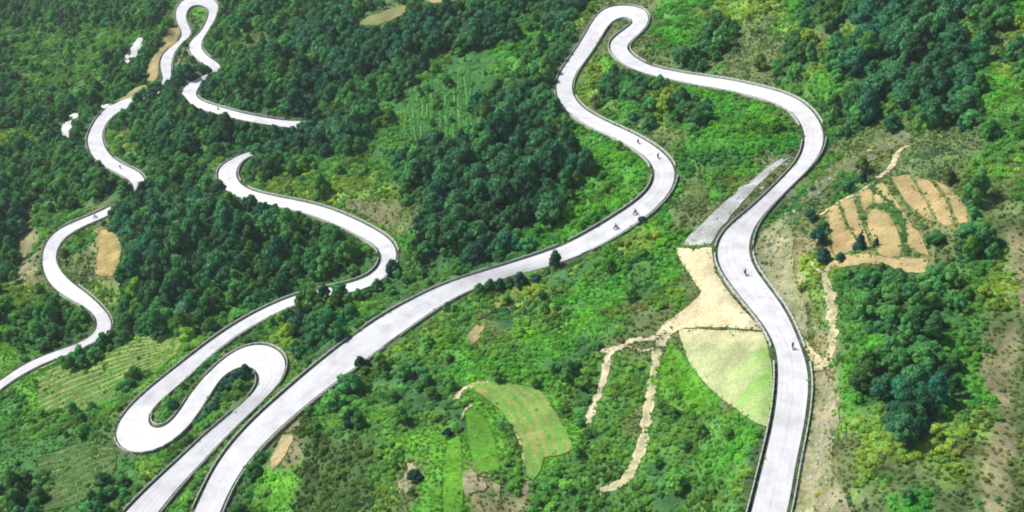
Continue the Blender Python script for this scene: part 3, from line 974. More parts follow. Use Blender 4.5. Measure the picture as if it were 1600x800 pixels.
x, y, z, kd, r, Z = x[keep], y[keep], z[keep], kd[keep], r[keep], Z[keep]
zs = rng.uniform(.85, 1.25, len(x)) * np.where(kd == K['D'], 1.1, 1.0)
for _ in range(3):
    bad = covers(x, y, z, Z, r, r * 2.2 * zs)
    r = np.where(bad, r * .72, r)
bad = covers(x, y, z, Z, r, r * 2.2 * zs)
ok = ~bad & (r > .6)
x, y, z, kd, r, zs = x[ok], y[ok], z[ok], kd[ok], r[ok], zs[ok]
qx, qy, _ = project(np.c_[x, y, z])
tn = tint_of(kd, x, y, len(x))
nf = ((qx > 560) & (qy > 400) & (qx < 1275))[:, None] * rng.uniform(.35, 1., (len(x), 1))
tn = tn * (1 - nf) + tint_of(np.full(len(x), K['S']), x, y, len(x)) * nf
add(trees, x, y, z, r, zs, tn, rng.integers(0, 6, len(x)), kd)

# bushes
x, y, z, px, py, Z = jitter_grid(1.3)
kd = cover(x, y, z)
dens = np.zeros(11)
for ch, v in zip("DFSBGYORtCg", (.25, .45, .95, .95, .28, .88, .50, .26, .22, 1., .18)): dens[K[ch]] = v
rad0 = np.zeros(11)
for ch, v in zip("DFSBGYORtCg", (1.1, 1.05, .95, .85, .5, .85, .6, .5, .6, .72, .5)): rad0[K[ch]] = v
clear_n = Wave(61, 11)(x, y)
keep = rng.uniform(size=len(x)) < dens[kd] * np.clip(1 + .45 * clear_n, .15, 1.4)
de_ = bil(DE, x, y)
r = rad0[kd] * np.clip(rng.lognormal(0, .33, len(x)), .45, 2.2)
keep &= de_ > r * .7 + 1.1
x, y, z, kd, r, Z, de_ = x[keep], y[keep], z[keep], kd[keep], r[keep], Z[keep], de_[keep]
qx, qy, _ = project(np.c_[x, y, z])
near = (qy > 400) & (qx > 560)
r = np.where(near, r * .82, r)
zs = rng.uniform(.6, 1.15, len(x))
for _ in range(3):
    bad = covers(x, y, z, Z, r, r * 1.0 * zs)
    r = np.where(bad, r * .65, r)
qx, qy, _ = project(np.c_[x, y, z])
edge = (((qx > 640) & (qx < 850) & (qy > 425) & (qy < 500)) | ((qx > 430) & (qx < 620) & (qy > 425) & (qy < 500))) & (rng.uniform(size=len(x)) < .6)
r = np.where(edge, np.maximum(r, rng.uniform(.6, 1.3, len(x))), r)
bad = covers(x, y, z, Z, r, r * 1.0 * zs)
ok = (~bad | edge) & (r > .25)
x, y, z, kd, r, zs = x[ok], y[ok], z[ok], kd[ok], r[ok], zs[ok]
qx, qy, _ = project(np.c_[x, y, z])
tn = tint_of(kd, x, y, len(x)) * np.where(((qy > 420) & (qx > 560) & (qx < 1290) & (kd != K['Y']) & (kd != K['C']))[:, None], np.array((1.35, 1.14, .95)), 1.0)
add(bushes, x, y, z - .05, r, zs, tn, rng.integers(0, 5, len(x)), kd)

# grass and herb tufts
x, y, z, px, py, Z = jitter_grid(.98)
kd = cover(x, y, z)
dens = np.zeros(11)
for ch, v in zip("DFSBGYORtCg", (0, .1, .7, .75, .9, .7, .6, .35, .45, .4, .45)): dens[K[ch]] = v
keep = (rng.uniform(size=len(x)) < dens[kd]) & (Z < 520)
de_ = bil(DE, x, y)
keep &= de_ > 1.2
x, y, z, kd, Z = x[keep], y[keep], z[keep], kd[keep], Z[keep]
r = rng.uniform(.3, .62, len(x))
bad = covers(x, y, z, Z, r, r)
x, y, z, kd, r = x[~bad], y[~bad], z[~bad], kd[~bad], r[~bad]
add(tuft_pts, x, y, z, r, rng.uniform(.5, 1.0, len(x)), tint_of(kd, x, y, len(x), .6), rng.integers(0, 3, len(x)), kd)


# rows: terraces and crops
def rows(lines, spacing, r0, colr, lst, nproto, jit=.15, zsc=.7):
    for ln in lines:
        q_ = catmull(ln, 8)
        P = march(q_[:, 0], q_[:, 1], Tz)[:, :2]
        s = np.concatenate([[0], np.cumsum(np.linalg.norm(np.diff(P, axis=0), axis=1))])
        if s[-1] < spacing: continue
        t = np.arange(0, s[-1], spacing)
        X = np.interp(t, s, P[:, 0]) + rng.normal(0, jit, len(t)); Y = np.interp(t, s, P[:, 1]) + rng.normal(0, jit, len(t))
        de_ = bil(DE, X, Y); k_ = de_ > 1.5; X, Y = X[k_], Y[k_]
        n_ = len(X)
        c = np.tile(np.array(colr), (n_, 1)) * np.clip(rng.normal(1, .18, (n_, 1)), .5, 1.6)
        add(lst, X, Y, Tz(X, Y) - .03, r0 * np.clip(rng.normal(1, .2, n_), .5, 1.6), np.full(n_, zsc), c, rng.integers(0, nproto, n_), np.full(n_, 4))


rows([[(628 + i * 11.5 + rng.normal(0, 1.5), 118 - i * 1.2 + 20 * (i < 3)), (630 + i * 11 + rng.normal(0, 2), 165), (634 + i * 10.8, 210 + rng.normal(0, 4)), (646 + i * 9.5, 262 - i * 3 + rng.normal(0, 6))] for i in range(10)],
     .6, .55, (.14, .38, .08), bushes, 5, .2, .7)
rows([[(60, 652 - i * 9.5), (110, 628 - i * 9), (170, 604 - i * 8.5), (240, 570 - i * 5.5), (285, 548 - i * 3)] for i in range(9)], .55, .42, (.10, .24, .04), tuft_pts, 3)
rows([[(60, 800 - i * 10), (105, 785 - i * 9.5), (150, 760 - i * 8.5), (178, 735 - i * 5)] for i in range(10)], .6, .45, (.04, .15, .03), tuft_pts, 3)
rows([[(738 + i * 9, 604 - i * .3), (770 + i * 7.5, 626 - i * 1.5), (797 + i * 7.5, 656 - i * 1.5), (814 + i * 8, 695 - i * .6), (822 + i * 7, 735 - i * 3.4)] for i in range(1, 10)], .45, .42, (.17, .38, .05), tuft_pts, 3, .1, .5)
rows([[(728 + i * 5, 645), (740 + i * 5, 670), (748 + i * 5, 700), (750 + i * 5, 735)] for i in range(6)], .55, .5, (.19, .46, .02), tuft_pts, 3)
rows([[(703 + i * 5, 690 + 3 * i), (702 + i * 5.5, 730), (697 + i * 6, 800)] for i in range(4)], .55, .55, (.19, .46, .02), bushes, 5, .15, .5)
rows([[(1046 - i * 4 + rng.normal(0, 1), 545 + i * 9), (1060 + i * 4, 575 + i * 8), (1082 + i * 4, 612 + i * 5)] for i in range(7)], .8, .7, (.15, .42, .02), bushes, 5, .5)
rows([[(1364, 288), (1384, 316), (1402, 338), (1417, 360)], [(1343, 302), (1346, 325), (1353, 336)], [(1311, 318), (1320, 345), (1332, 368), (1350, 388)], [(1336, 306), (1343, 335), (1352, 362), (1364, 392)], [(1392, 280), (1405, 306), (1420, 325)]],
     .6, .42, (.10, .23, .05), bushes, 5, .25)
rows([[(1356, 326), (1374, 321), (1394, 332), (1408, 352), (1413, 380), (1416, 400)], [(1364, 292), (1378, 306), (1396, 326), (1416, 350)]], .6, .8, (.08, .22, .045), bushes, 5, .35)
rows([[(1056, 514), (1080, 512), (1110, 514), (1150, 516), (1190, 518)]], .6, .3, (.16, .2, .07), tuft_pts, 3, .12, .5)
rows([[(1122, 400), (1124, 430), (1140, 456), (1160, 482), (1180, 505), (1199, 530), (1213, 562), (1216, 600), (1212, 650)]], .5, .42, (.12, .16, .05), bushes, 5, .25, .5)

def edge_plants(W, closed, gap=.42, spread=.45):
    if closed: W = np.concatenate([W, W[:1]])
    s = np.concatenate([[0], np.cumsum(np.linalg.norm(np.diff(W, axis=0), axis=1))])
    t = np.arange(0, s[-1], gap); n_ = len(t)
    X = np.interp(t, s, W[:, 0]) + rng.normal(0, spread, n_); Y = np.interp(t, s, W[:, 1]) + rng.normal(0, spread, n_)
    k_ = (bil(DE, X, Y) > 1.4) & (rng.uniform(size=n_) < np.clip(.6 + .5 * j3n(X, Y), .05, 1)); X, Y = X[k_], Y[k_]
    z_ = Tz(X, Y); kd_ = cover(X, Y, z_)
    kd_ = np.where(kd_ == K['D'], K['S'], kd_)
    add(tuft_pts, X, Y, z_, rng.uniform(.25, .55, len(X)), rng.uniform(.5, 1, len(X)), tint_of(kd_, X, Y, len(X)), rng.integers(0, 3, len(X)), kd_)
    m2 = rng.uniform(size=len(X)) < .16
    X, Y, z_, kd_ = X[m2], Y[m2], z_[m2], kd_[m2]
    add(bushes, X, Y, z_, rng.uniform(.3, .6, len(X)), rng.uniform(.5, .9, len(X)), tint_of(kd_, X, Y, len(X)), rng.integers(0, 5, len(X)), kd_)


for r_ in roads:
    nrm = (r_['R'] - r_['L']) / np.linalg.norm(r_['R'] - r_['L'], axis=1)[:, None]
    for base_, sg_ in ((r_['L'], -1), (r_['R'], 1)):
        for _ in range(2):
            k_ = np.nonzero(rng.uniform(size=len(base_)) < np.clip(.38 + .5 * j1n(base_[:, 0], base_[:, 1]), .03, .9))[0]
            X, Y = (base_[k_] + sg_ * nrm[k_] * rng.uniform(.35, 1.7, (len(k_), 1)) + rng.normal(0, .2, (len(k_), 2))).T
            z_ = np.minimum(r_['z'][k_] - .15, Tz(X, Y) + .2); kd_ = np.full(len(X), K['S'])
            add(tuft_pts, X, Y, z_, rng.uniform(.3, .6, len(X)), rng.uniform(.6, 1.2, len(X)), tint_of(kd_, X, Y, len(X)), rng.integers(0, 3, len(X)), kd_)
for P_, f_ in FR:
    edge_plants(march(P_[:, 0], P_[:, 1], Tz)[:, :2], True)
for a_e, b_e in FRINGE:
    edge_plants(a_e, False, .5, .25); edge_plants(b_e, False, .5, .25)

trees = np.concatenate(trees); bushes = np.concatenate(bushes); tuft_pts = np.concatenate(tuft_pts)


def covers_hid(arr, spots):
    return arr


# places where trees hide the road in the photograph, and single trees that stand out: px, py of the foot, crown radius m, height factor, tint, conifer?
DK = (.022, .11, .065); MD = (.05, .20, .07); PL = (.10, .25, .15)
HERO = [
 (563, 574, 1.55, 1.25, DK, 0, 'dark round-headed tree standing over the kerb of the long diagonal road'),
 (573, 572, 1.0, 1.1, DK, 0, 'small dark tree beside the tallest kerb tree of the long diagonal'),
 (867, 418, 2.0, 1.15, DK, 0, 'dark bushy tree overhanging the middle of the long diagonal road'),
 (550, 668, 2.1, 1.2, (.014, .06, .045), 0, 'lone dark tree above the crop plot, casting a round shadow'),
 (700, 682, 1.3, .8, (.012, .05, .045), 0, 'small dark tree beside the bright green bed'),
 (648, 752, 1.9, .8, (.016, .06, .045), 0, 'stubby dark tree beside the pinkish bare earth'),
 (508, 456, 1.9, 1.2, DK, 0, 'dark tree overlapping the lower lane behind the long diagonal'),
 (532, 466, 2.6, 1.0, MD, 0, 'broad tree covering the near edge of the lower lane'),
 (613, 428, 2.3, .9, DK, 0, 'dark round tree at the turn of the lower lane'),
 (742, 412, 4.2, .8, DK, 0, 'largest dark dome-shaped tree behind the long diagonal road'),
 (394, 326, 2.4, 1.0, MD, 0, 'green tree leaning over the curving lane'),
 (374, 596, 2.3, .9, DK, 0, 'dark tree on the upper tip of the hairpin island'),
 (355, 612, 2.2, .9, DK, 0, 'second tree down from the tip of the hairpin island'),
 (343, 630, 2.0, .9, MD, 0, 'green tree halfway down the hairpin island'),
 (328, 648, 1.9, .8, MD, 0, 'low green tree on the hairpin island above the bushes'),
 (310, 668, 1.7, .8, MD, 0, 'lowest green tree on the hairpin island'),
 (384, 588, 1.9, .9, DK, 0, 'dark bushy tree nearest the turning road on the hairpin island'),
 (362, 606, 2.0, .8, DK, 0, 'round dark tree in the widest part of the hairpin island'),
 (336, 644, 1.8, .8, DK, 0, 'dark low tree in the lower half of the hairpin island'),
 (320, 660, 1.7, .8, MD, 0, 'green bushy tree near the narrow end of the hairpin island'),
 (272, 636, 1.6, .7, DK, 0, 'dark tree inside the lower turn of the double hairpin'),
 (468, 512, 3.0, .8, DK, 0, 'big dark tree above the upper turn of the double hairpin'),
 (486, 528, 2.6, .8, DK, 0, 'dark tree in the hollow right of the double hairpin'.replace('right of', 'behind')),
 (290, 500, 3.6, .9, PL, 0, 'pale bluish tree in the wood above the striped crop field'),
 (1342, 392, 1.7, 1.0, DK, 1, 'dark pointed tree standing in the brown terraces'),
 (1368, 386, .9, 1.0, DK, 1, 'small pointed tree on the lowest brown terrace'),
 (1312, 408, 1.3, .8, DK, 0, 'small dark tree at the foot of the brown terraces'),
 (1286, 410, 1.9, 1.0, DK, 0, 'dark tree by the path below the brown terraces'),
 (1278, 380, 2.0, 1.0, DK, 0, 'dark tree on the edge of the first brown terrace'),
 (1266, 345, 1.7, 1.0, DK, 0, 'dark tree at the corner above the first brown terrace'),
 (1347, 285, 1.2, 1.1, DK, 1, 'dark pointed tree beside the ridge path'),
 (1323, 300, 2.3, .8, MD, 0, 'wide low green tree beside the ridge path'),
 (1262, 72, 3.0, .8, (.24, .36, .03), 0, 'yellow green tree alone on the olive slope'),
 (1250, 84, 2.0, .8, (.22, .34, .03), 0, 'smaller yellow green tree on the olive slope'),
 (1040, 178, 2.8, 1.0, (.20, .38, .03), 0, 'bright yellow green tree inside the upper sweep'),
 (1026, 192, 1.8, 1.0, (.17, .36, .03), 0, 'smaller yellow green tree inside the upper sweep'),
 (950, 300, 1.9, .9, (.17, .34, .03), 0, 'yellow green tree on the bright slope of the S bend'),
 (938, 166, 1.6, 1.0, (.2, .34, .05), 0, 'yellowish tree under the top hairpin'),
 (925, 140, 1.5, 1.0, (.2, .34, .05), 0, 'yellowish tree beside the straight under the top hairpin'),
 (1003, 348, 1.4, .8, DK, 0, 'small dark tree at the kerb where the long diagonal begins'),
 (812, 448, 2.2, .9, DK, 0, 'dark tree hiding the near kerb of the long diagonal'),
 (838, 440, 1.6, .8, DK, 0, 'dark tree just below the kerb of the long diagonal'),
 (1240, 715, 0.0, 0, DK, 0, ''),
]
COVERT = [(404, 250), (414, 248), (424, 246), (434, 244), (445, 241), (456, 238), (467, 235), (478, 232), (489, 231), (500, 227), (511, 223), (520, 220), (528, 216), (534, 210), (538, 203), (532, 222), (544, 212), (506, 212), (515, 209), (523, 206), (530, 200), (512, 214),
          (464, 212), (474, 211), (484, 210), (494, 208), (500, 205), (464, 233), (472, 232), (480, 230), (486, 228), (440, 250), (470, 243), (500, 236), (508, 232), (520, 230), (532, 228), (544, 224), (552, 214), (556, 220), (540, 236),
          (314, 112), (322, 113), (330, 111), (338, 124), (346, 121), (354, 117), (356, 110), (330, 126), (262, 132), (272, 128), (252, 148), (266, 146), (240, 156), (280, 120), (228, 160), (216, 166), (276, 80), (268, 84), (280, 90), (290, 76),
          (234, 302), (230, 308), (224, 314), (217, 320), (210, 326), (203, 331), (196, 337), (189, 343), (184, 348), (238, 310), (226, 322), (212, 334), (198, 346), (190, 352), (242, 318),
          (140, 560), (128, 566), (115, 570), (155, 552), (165, 545), (176, 536), (100, 574), (150, 564), (130, 574), (112, 578),
          (716, 468), (735, 460), (750, 462), (765, 457), (780, 453), (795, 449), (700, 476), (690, 484), (452, 497), (442, 503), (425, 512), (478, 488), (490, 483), (545, 474), (560, 470), (575, 466), (590, 456), (605, 450), (622, 436)]
rngc = np.random.default_rng(5)
for (qx, qy) in COVERT:
    big = (1.7 if qy < 130 else 2.9) if qx < 560 and qy < 360 else (2.2 if qx < 200 else 1.5)
    kk = K['D'] if qy < 360 else K['F']
    if qx > 496 and 205 < qy < 240: big = 4.4
    if qx < 500 and 204 < qy < 214: big = 2.6 if qx > 466 else 1.2
    if 460 < qx < 500 and qy > 224: big = 3.4
    P = march([qx + rngc.normal(0, .7)], [qy + rngc.normal(0, .7)], Tz)[0]
    if bil(DE, P[0], P[1]) < .9: continue
    trees = np.concatenate([trees, np.c_[P[0], P[1], P[2], big * rngc.uniform(.95, 1.15), rngc.uniform(.95, 1.2), rng.uniform(0, 6), tint_of(np.array([kk]), P[0:1], P[1:2], 1), rng.integers(0, 6), kk]])
print('trees', len(trees), 'bushes', len(bushes), 'tufts', len(tuft_pts))

# ------------------------------------------------------------------ which trees and bushes become things of their own
PLACES = [((1385, 80), 'in the dark wood above the brown terraces'), ((1240, 90), 'on the olive slope above the upper sweep'), ((1080, 55), 'outside the tight top hairpin'), ((1150, 195), 'inside the upper sweep'),
 ((1110, 270), 'on the slope above the white gravel strip'), ((925, 130), 'between the lanes of the top hairpin'), ((1330, 230), 'on the bank above the ridge path'), ((1262, 390), 'along the edge of the brown terraces'),
 ((1380, 460), 'in the wood below the brown terraces'), ((1350, 580), 'in the wood beside the dirt track'), ((1350, 700), 'on the rocky slope beside the lowest bend'), ((700, 330), 'in the dense wood under the green terraces'),
 ((820, 190), 'in the wood west of the S bend'), ((560, 70), 'in the wide forest above the green terraces'), ((670, 190), 'among the green terrace rows'), ((960, 250), 'on the bright slope held by the S bend'),
 ((860, 345), 'on the bright bank above the long diagonal'), ((480, 230), 'in the wood between the two valley lanes'), ((540, 290), 'on the yellow strip above the curving lane'), ((260, 210), 'in the wood beside the twisting valley road'),
 ((300, 330), 'on the wooded spur hiding the valley road'), ((290, 460), 'in the wood above the striped crop field'), ((510, 400), 'inside the curve of the lower lane'), ((620, 460), 'between lower lane and long diagonal'),
 ((480, 545), 'by the upper turn of the double hairpin'), ((340, 620), 'on the island of the double hairpin'), ((130, 640), 'below the striped crop field'), ((240, 745), 'under the double hairpin'),
 ((720, 500), 'on the slope under the long diagonal'), ((1000, 430), 'on the green slope beside the sandy field'), ((610, 630), 'above the dark crop plot'), ((830, 550), 'above the curved striped field'),
 ((930, 620), 'between the two dirt paths'), ((1110, 720), 'below the pale green field'), ((500, 730), 'in the dark crop plot'), ((850, 765), 'below the curved striped field'), ((150, 90), 'on the pale slope past the muddy track'),
 ((400, 60), 'in the forest beside the far loop'), ((130, 270), 'on the slope under the valley road'), ((310, 750), 'on the strip between the two lowest roads'), ((660, 700), 'around the pinkish bare earth'),
 ((1030, 680), 'beside the longer dirt path'), ((1200, 600), 'along the pale green field')]
PX = np.array([p_[0] for p_ in PLACES], float)
ORD = ['topmost', 'second from top', 'third from top', 'fourth from top', 'fifth from top', 'sixth from top', 'seventh from top', 'eighth from top', 'ninth from top', 'tenth from top']


def colour_word(t):
    rg = t[0] / t[1]
    if rg > .5: return 'yellowish'
    if t[1] > .33: return 'bright'
    if t[1] < .2: return 'dark'
    return 'green'


def pick_things(arr, n_, noun, tall):
    qx, qy, Z = project(arr[:, :3] + np.c_[np.zeros((len(arr), 2)), arr[:, 3] * tall])
    inside = (qx > 8) & (qx < 1592) & (qy > 8) & (qy < 792)
    size = np.where(inside, arr[:, 3] / Z, 0)
    ids = np.argsort(-size)[:n_]
    # a crude test that the crown is not behind other ground
    labels = {}
    by = {}
    for i in ids:
        k_ = int(np.argmin((PX[:, 0] - qx[i]) ** 2 + ((PX[:, 1] - qy[i]) * 1.3) ** 2))
        sz = arr[i, 3]
        sw_ = 'tall' if (noun == 'tree' and sz > 2.9) else ('small' if sz < (1.9 if noun == 'tree' else 1.25) else '')
        by.setdefault((k_, sw_, colour_word(arr[i, 6:9])), []).append(i)
    out = []
    for (k_, sw_, cw), L in by.items():
        L.sort(key=lambda i: qy[i])
        grp = '%s %s' % (noun + ('s' if noun == 'tree' else 'es'), PLACES[k_][1])
        for r_i, i in enumerate(L):
            base = ' '.join(t for t in (sw_, cw) if t)
            if len(L) == 1: lb = '%s leafy %s %s' % (base, noun, PLACES[k_][1])
            elif len(L) <= 10: lb = '%s of %s %ss %s' % (ORD[r_i], base, noun, PLACES[k_][1])
            else: lb = '%s leafy %s %s' % (base, noun, PLACES[k_][1])
            lb = lb.replace('bushs', 'bushes')
            out.append((i, lb, grp + ', ' + base))
    return out, ids


tree_sel, tids = pick_things(trees, 235, 'tree', 1.5)
bush_sel, bids = pick_things(bushes, 280, 'bush', .5)


def add_tree(x, y, z, r, zs, rot, tint, proto, label, group, con=False):
    e = bpy.data.objects.new('tree', None); col.objects.link(e)
    e.location = (x, y, z); e.rotation_euler = (0, 0, rot); e.scale = (r, r, r * zs)
    e.empty_display_size = .5
    e['label'] = label; e['category'] = 'tree'
    if group: e['group'] = group
    c = bpy.data.objects.new('crown', conif[proto % 2] if con else broad[proto % 6]); col.objects.link(c); c.parent = e
    c['tint'] = [float(t) for t in tint]
    t = bpy.data.objects.new('trunk', trunkc if con else trunks[proto % 3]); col.objects.link(t); t.parent = e


for i, lb, grp in tree_sel:
    a = trees[i]
    add_tree(a[0], a[1], a[2], a[3], a[4], a[5], a[6:9], int(a[9]), lb, grp)
for k_, (qx, qy, r, zs, tint, con, lb) in enumerate(HERO):
    if r <= 0: continue
    P = march([qx], [qy], Tz)[0]
    if bil(DE, P[0], P[1]) < .8:       # keep the foot off the road: step down the slope towards the camera
        for st in range(14):
            P = march([qx], [qy + st + 1], Tz)[0]
            if bil(DE, P[0], P[1]) >= .8: break
    add_tree(P[0], P[1], P[2] - .1, r, zs, k_ * 1.3, tint, k_, lb, None, bool(con))
for i, lb, grp in bush_sel:
    a = bushes[i]
    o = bpy.data.objects.new('bush', bushm[int(a[9]) % 5]); col.objects.link(o)
    o.location = a[:3]; o.rotation_euler = (0, 0, a[5]); o.scale = (a[3], a[3], a[3] * a[4])
    o['tint'] = [float(t) for t in a[6:9]]
    o['label'] = lb; o['category'] = 'bush'; o['group'] = grp

m_ = np.ones(len(trees), bool); m_[tids] = False
rest_trees = trees[m_]
m_ = np.ones(len(bushes), bool); m_[bids] = False
rest_bushes = bushes[m_]


def instancer(name, arr, pc):
    me = bpy.data.meshes.new(name)
    me.vertices.add(len(arr)); me.vertices.foreach_set('co', arr[:, :3].astype(np.float32).ravel())
    def put(nm, typ, key, data):
        a = me.attributes.new(nm, typ, 'POINT'); a.data.foreach_set(key, data)
    put('scl', 'FLOAT_VECTOR', 'vector', np.c_[arr[:, 3], arr[:, 3], arr[:, 3] * arr[:, 4]].astype(np.float32).ravel())
    put('rotv', 'FLOAT_VECTOR', 'vector', np.c_[np.zeros((len(arr), 2)), arr[:, 5]].astype(np.float32).ravel())
    put('tint', 'FLOAT_COLOR', 'color', np.c_[arr[:, 6:9], np.ones(len(arr))].astype(np.float32).ravel())
    put('pick', 'INT', 'value', arr[:, 9].astype(np.int32))
    o = link(name, me, kind='stuff')
    ng = bpy.data.node_groups.new(name, 'GeometryNodeTree')
    ng.interface.new_socket('Geometry', in_out='INPUT', socket_type='NodeSocketGeometry')
    ng.interface.new_socket('Geometry', in_out='OUTPUT', socket_type='NodeSocketGeometry')
    N, L = ng.nodes, ng.links
    gi = N.new('NodeGroupInput'); go = N.new('NodeGroupOutput')
    ci = N.new('GeometryNodeCollectionInfo'); ci.inputs['Collection'].default_value = pc
    ci.inputs['Separate Children'].default_value = True; ci.inputs['Reset Children'].default_value = True
    ip = N.new('GeometryNodeInstanceOnPoints'); ip.inputs['Pick Instance'].default_value = True
    def attr(nm, typ):
        a = N.new('GeometryNodeInputNamedAttribute'); a.data_type = typ; a.inputs['Name'].default_value = nm
        return [s for s in a.outputs if s.enabled and s.name == 'Attribute'][0]
    L.new(gi.outputs[0], ip.inputs['Points']); L.new(ci.outputs[0], ip.inputs['Instance'])
    L.new(attr('pick', 'INT'), ip.inputs['Instance Index'])
    er = N.new('FunctionNodeEulerToRotation'); L.new(attr('rotv', 'FLOAT_VECTOR'), er.inputs[0]); L.new(er.outputs[0], ip.inputs['Rotation'])
    L.new(attr('scl', 'FLOAT_VECTOR'), ip.inputs['Scale'])
    L.new(ip.outputs[0], go.inputs[0])
    md = o.modifiers.new('grow', 'NODES'); md.node_group = ng
    return o


instancer('forest', rest_trees, PC_TREE)
instancer('shrubbery', rest_bushes, PC_BUSH)
instancer('grass', tuft_pts, PC_TUFT)

# ------------------------------------------------------------------ stones on the gravel strip and the scree


def stone_mesh(seed):
    r_ = np.random.default_rng(seed); V, Fc = ICO1
    d = 1 + .22 * Wave(seed, 1.4)(V[:, 0] + V[:, 2], V[:, 1] - V[:, 2])
    return mesh_from('stone', V * d[:, None] * (1, .8, .6), Fc, M_STONE)


PC_STONE = proto_collection('proto_stone', [stone_mesh(500 + i) for i in range(4)])
SP = []
for (line, wd, n_) in [([(1080, 375), (1110, 350), (1150, 312), (1190, 272), (1225, 250)], 14, 700), ([(1205, 380), (1215, 420), (1240, 470), (1260, 520)], 18, 260), ([(1285, 600), (1285, 660), (1275, 720), (1280, 790)], 24, 420),
                       ([(1230, 340), (1300, 275), (1400, 210)], 12, 260), ([(550, 315), (600, 330)], 10, 90)]:
    q_ = catmull(line, 30)
    k_ = rng.integers(0, len(q_), n_)
    P = march(q_[k_, 0] + rng.normal(0, wd / 2, n_), q_[k_, 1] + rng.normal(0, wd / 3, n_), Tz)
    k2 = bil(DE, P[:, 0], P[:, 1]) > 1.6
    SP.append(P[k2])
SP = np.concatenate(SP)
n_ = len(SP)
instancer('rubble', np.c_[SP, rng.lognormal(-1.6, .5, n_), np.ones(n_), rng.uniform(0, 6, n_), np.ones((n_, 3)), rng.integers(0, 4, n_), np.zeros(n_)], PC_STONE)

# ------------------------------------------------------------------ the air
HAZE = 0.00007
if HAZE:
    bm = bmesh.new(); bmesh.ops.create_cube(bm, size=1.0)
    hz0, hz1 = float(T.min()) - 1.0, max(float(T.max()), CAM_Z) + 4.0
    X0, X1, Y0, Y1 = xs[0] - 5, xs[-1] + 5, ys[0] - 5, ys[-1] + 5
    bmesh.ops.transform(bm, matrix=Matrix.Translation(((X0 + X1) / 2, (Y0 + Y1) / 2, (hz0 + hz1) / 2)) @ Matrix.Diagonal((X1 - X0, Y1 - Y0, hz1 - hz0, 1)), verts=bm.verts)
    hm = bpy.data.materials.new('air'); hm.use_nodes = True
    hn = hm.node_tree.nodes; hn.remove(hn['Principled BSDF'])
    pv = hn.new('ShaderNodeVolumePrincipled'); pv.inputs['Color'].default_value = (.82, .9, .93, 1); pv.inputs['Density'].default_value = HAZE
    hm.node_tree.links.new(pv.outputs[0], hn['Material Output'].inputs['Volume'])
    me = bpy.data.meshes.new('haze'); bm.to_mesh(me); bm.free(); me.materials.append(hm)
    link('haze', me, kind='stuff')

# ------------------------------------------------------------------ motorbikes with riders


def tube_bm(bm, p0, p1, r0, r1=None, N=10):
    r1 = r0 if r1 is None else r1
    p0, p1 = Vector(p0), Vector(p1); d = p1 - p0
    res = bmesh.ops.create_cone(bm, cap_ends=True, segments=N, radius1=r0, radius2=r1, depth=d.length)
    q_ = d.to_track_quat('Z', 'Y').to_matrix().to_4x4()
    bmesh.ops.transform(bm, matrix=Matrix.Translation((p0 + p1) / 2) @ q_, verts=res['verts'])


def box_bm(bm, c, s, bev=.03):
    res = bmesh.ops.create_cube(bm, size=1.0)
    bmesh.ops.transform(bm, matrix=Matrix.Translation(c) @ Matrix.Diagonal((*s, 1)), verts=res['verts'])
    ed = list({e for v in res['verts'] for e in v.link_edges})
    bmesh.ops.bevel(bm, geom=ed, offset=bev, segments=2, affect='EDGES')


def bm_mesh(name, bm, mat):
    me = bpy.data.meshes.new(name); bm.to_mesh(me); bm.free(); me.materials.append(mat); return me


def wheel_mesh():
    bm = bmesh.new(); N = 24
    for ri, ro, wd in ((.235, .31, .055),):
        prof = [(ri, -wd), (ro - .03, -wd), (ro, -wd * .4), (ro, wd * .4), (ro - .03, wd), (ri, wd)]
        rings = [[bm.verts.new((r * math.cos(2 * math.pi * k / N), y_, r * math.sin(2 * math.pi * k / N))) for k in range(N)] for r, y_ in prof]
        for a, b in zip(rings, rings[1:] + rings[:1]):
            for k in range(N): bm.faces.new((a[k], a[(k + 1) % N], b[(k + 1) % N], b[k]))
    return bm_mesh('tyre', bm, M_RUBBER)


def rim_mesh():
    bm = bmesh.new()
    for k in range(8):
        a = k * math.pi / 4
        tube_bm(bm, (0, 0, 0), (.235 * math.cos(a), 0, .235 * math.sin(a)), .012)
    tube_bm(bm, (0, -.06, 0), (0, .06, 0), .05)
    return bm_mesh('rim', bm, M_METAL)


tyre_me, rim_me = wheel_mesh(), rim_mesh()


def body_mesh(name, joints, edges, mat):
    me = bpy.data.meshes.new(name)
    me.from_pydata([j[0] for j in joints], edges, [])
    o = bpy.data.objects.new(name, me); col.objects.link(o)
    md = o.modifiers.new('skin', 'SKIN'); md.use_smooth_shade = True
    sv = me.skin_vertices[0].data
    for k, j in enumerate(joints): sv[k].radius = (j[1], j[1])
    sv[0].use_root = True
    o.modifiers.new('sub', 'SUBSURF').levels = 1
    dg = bpy.context.evaluated_depsgraph_get()
    m2 = bpy.data.meshes.new_from_object(o.evaluated_get(dg)); m2.name = name
    m2.materials.clear(); m2.materials.append(mat)
    bpy.data.objects.remove(o)
    return m2


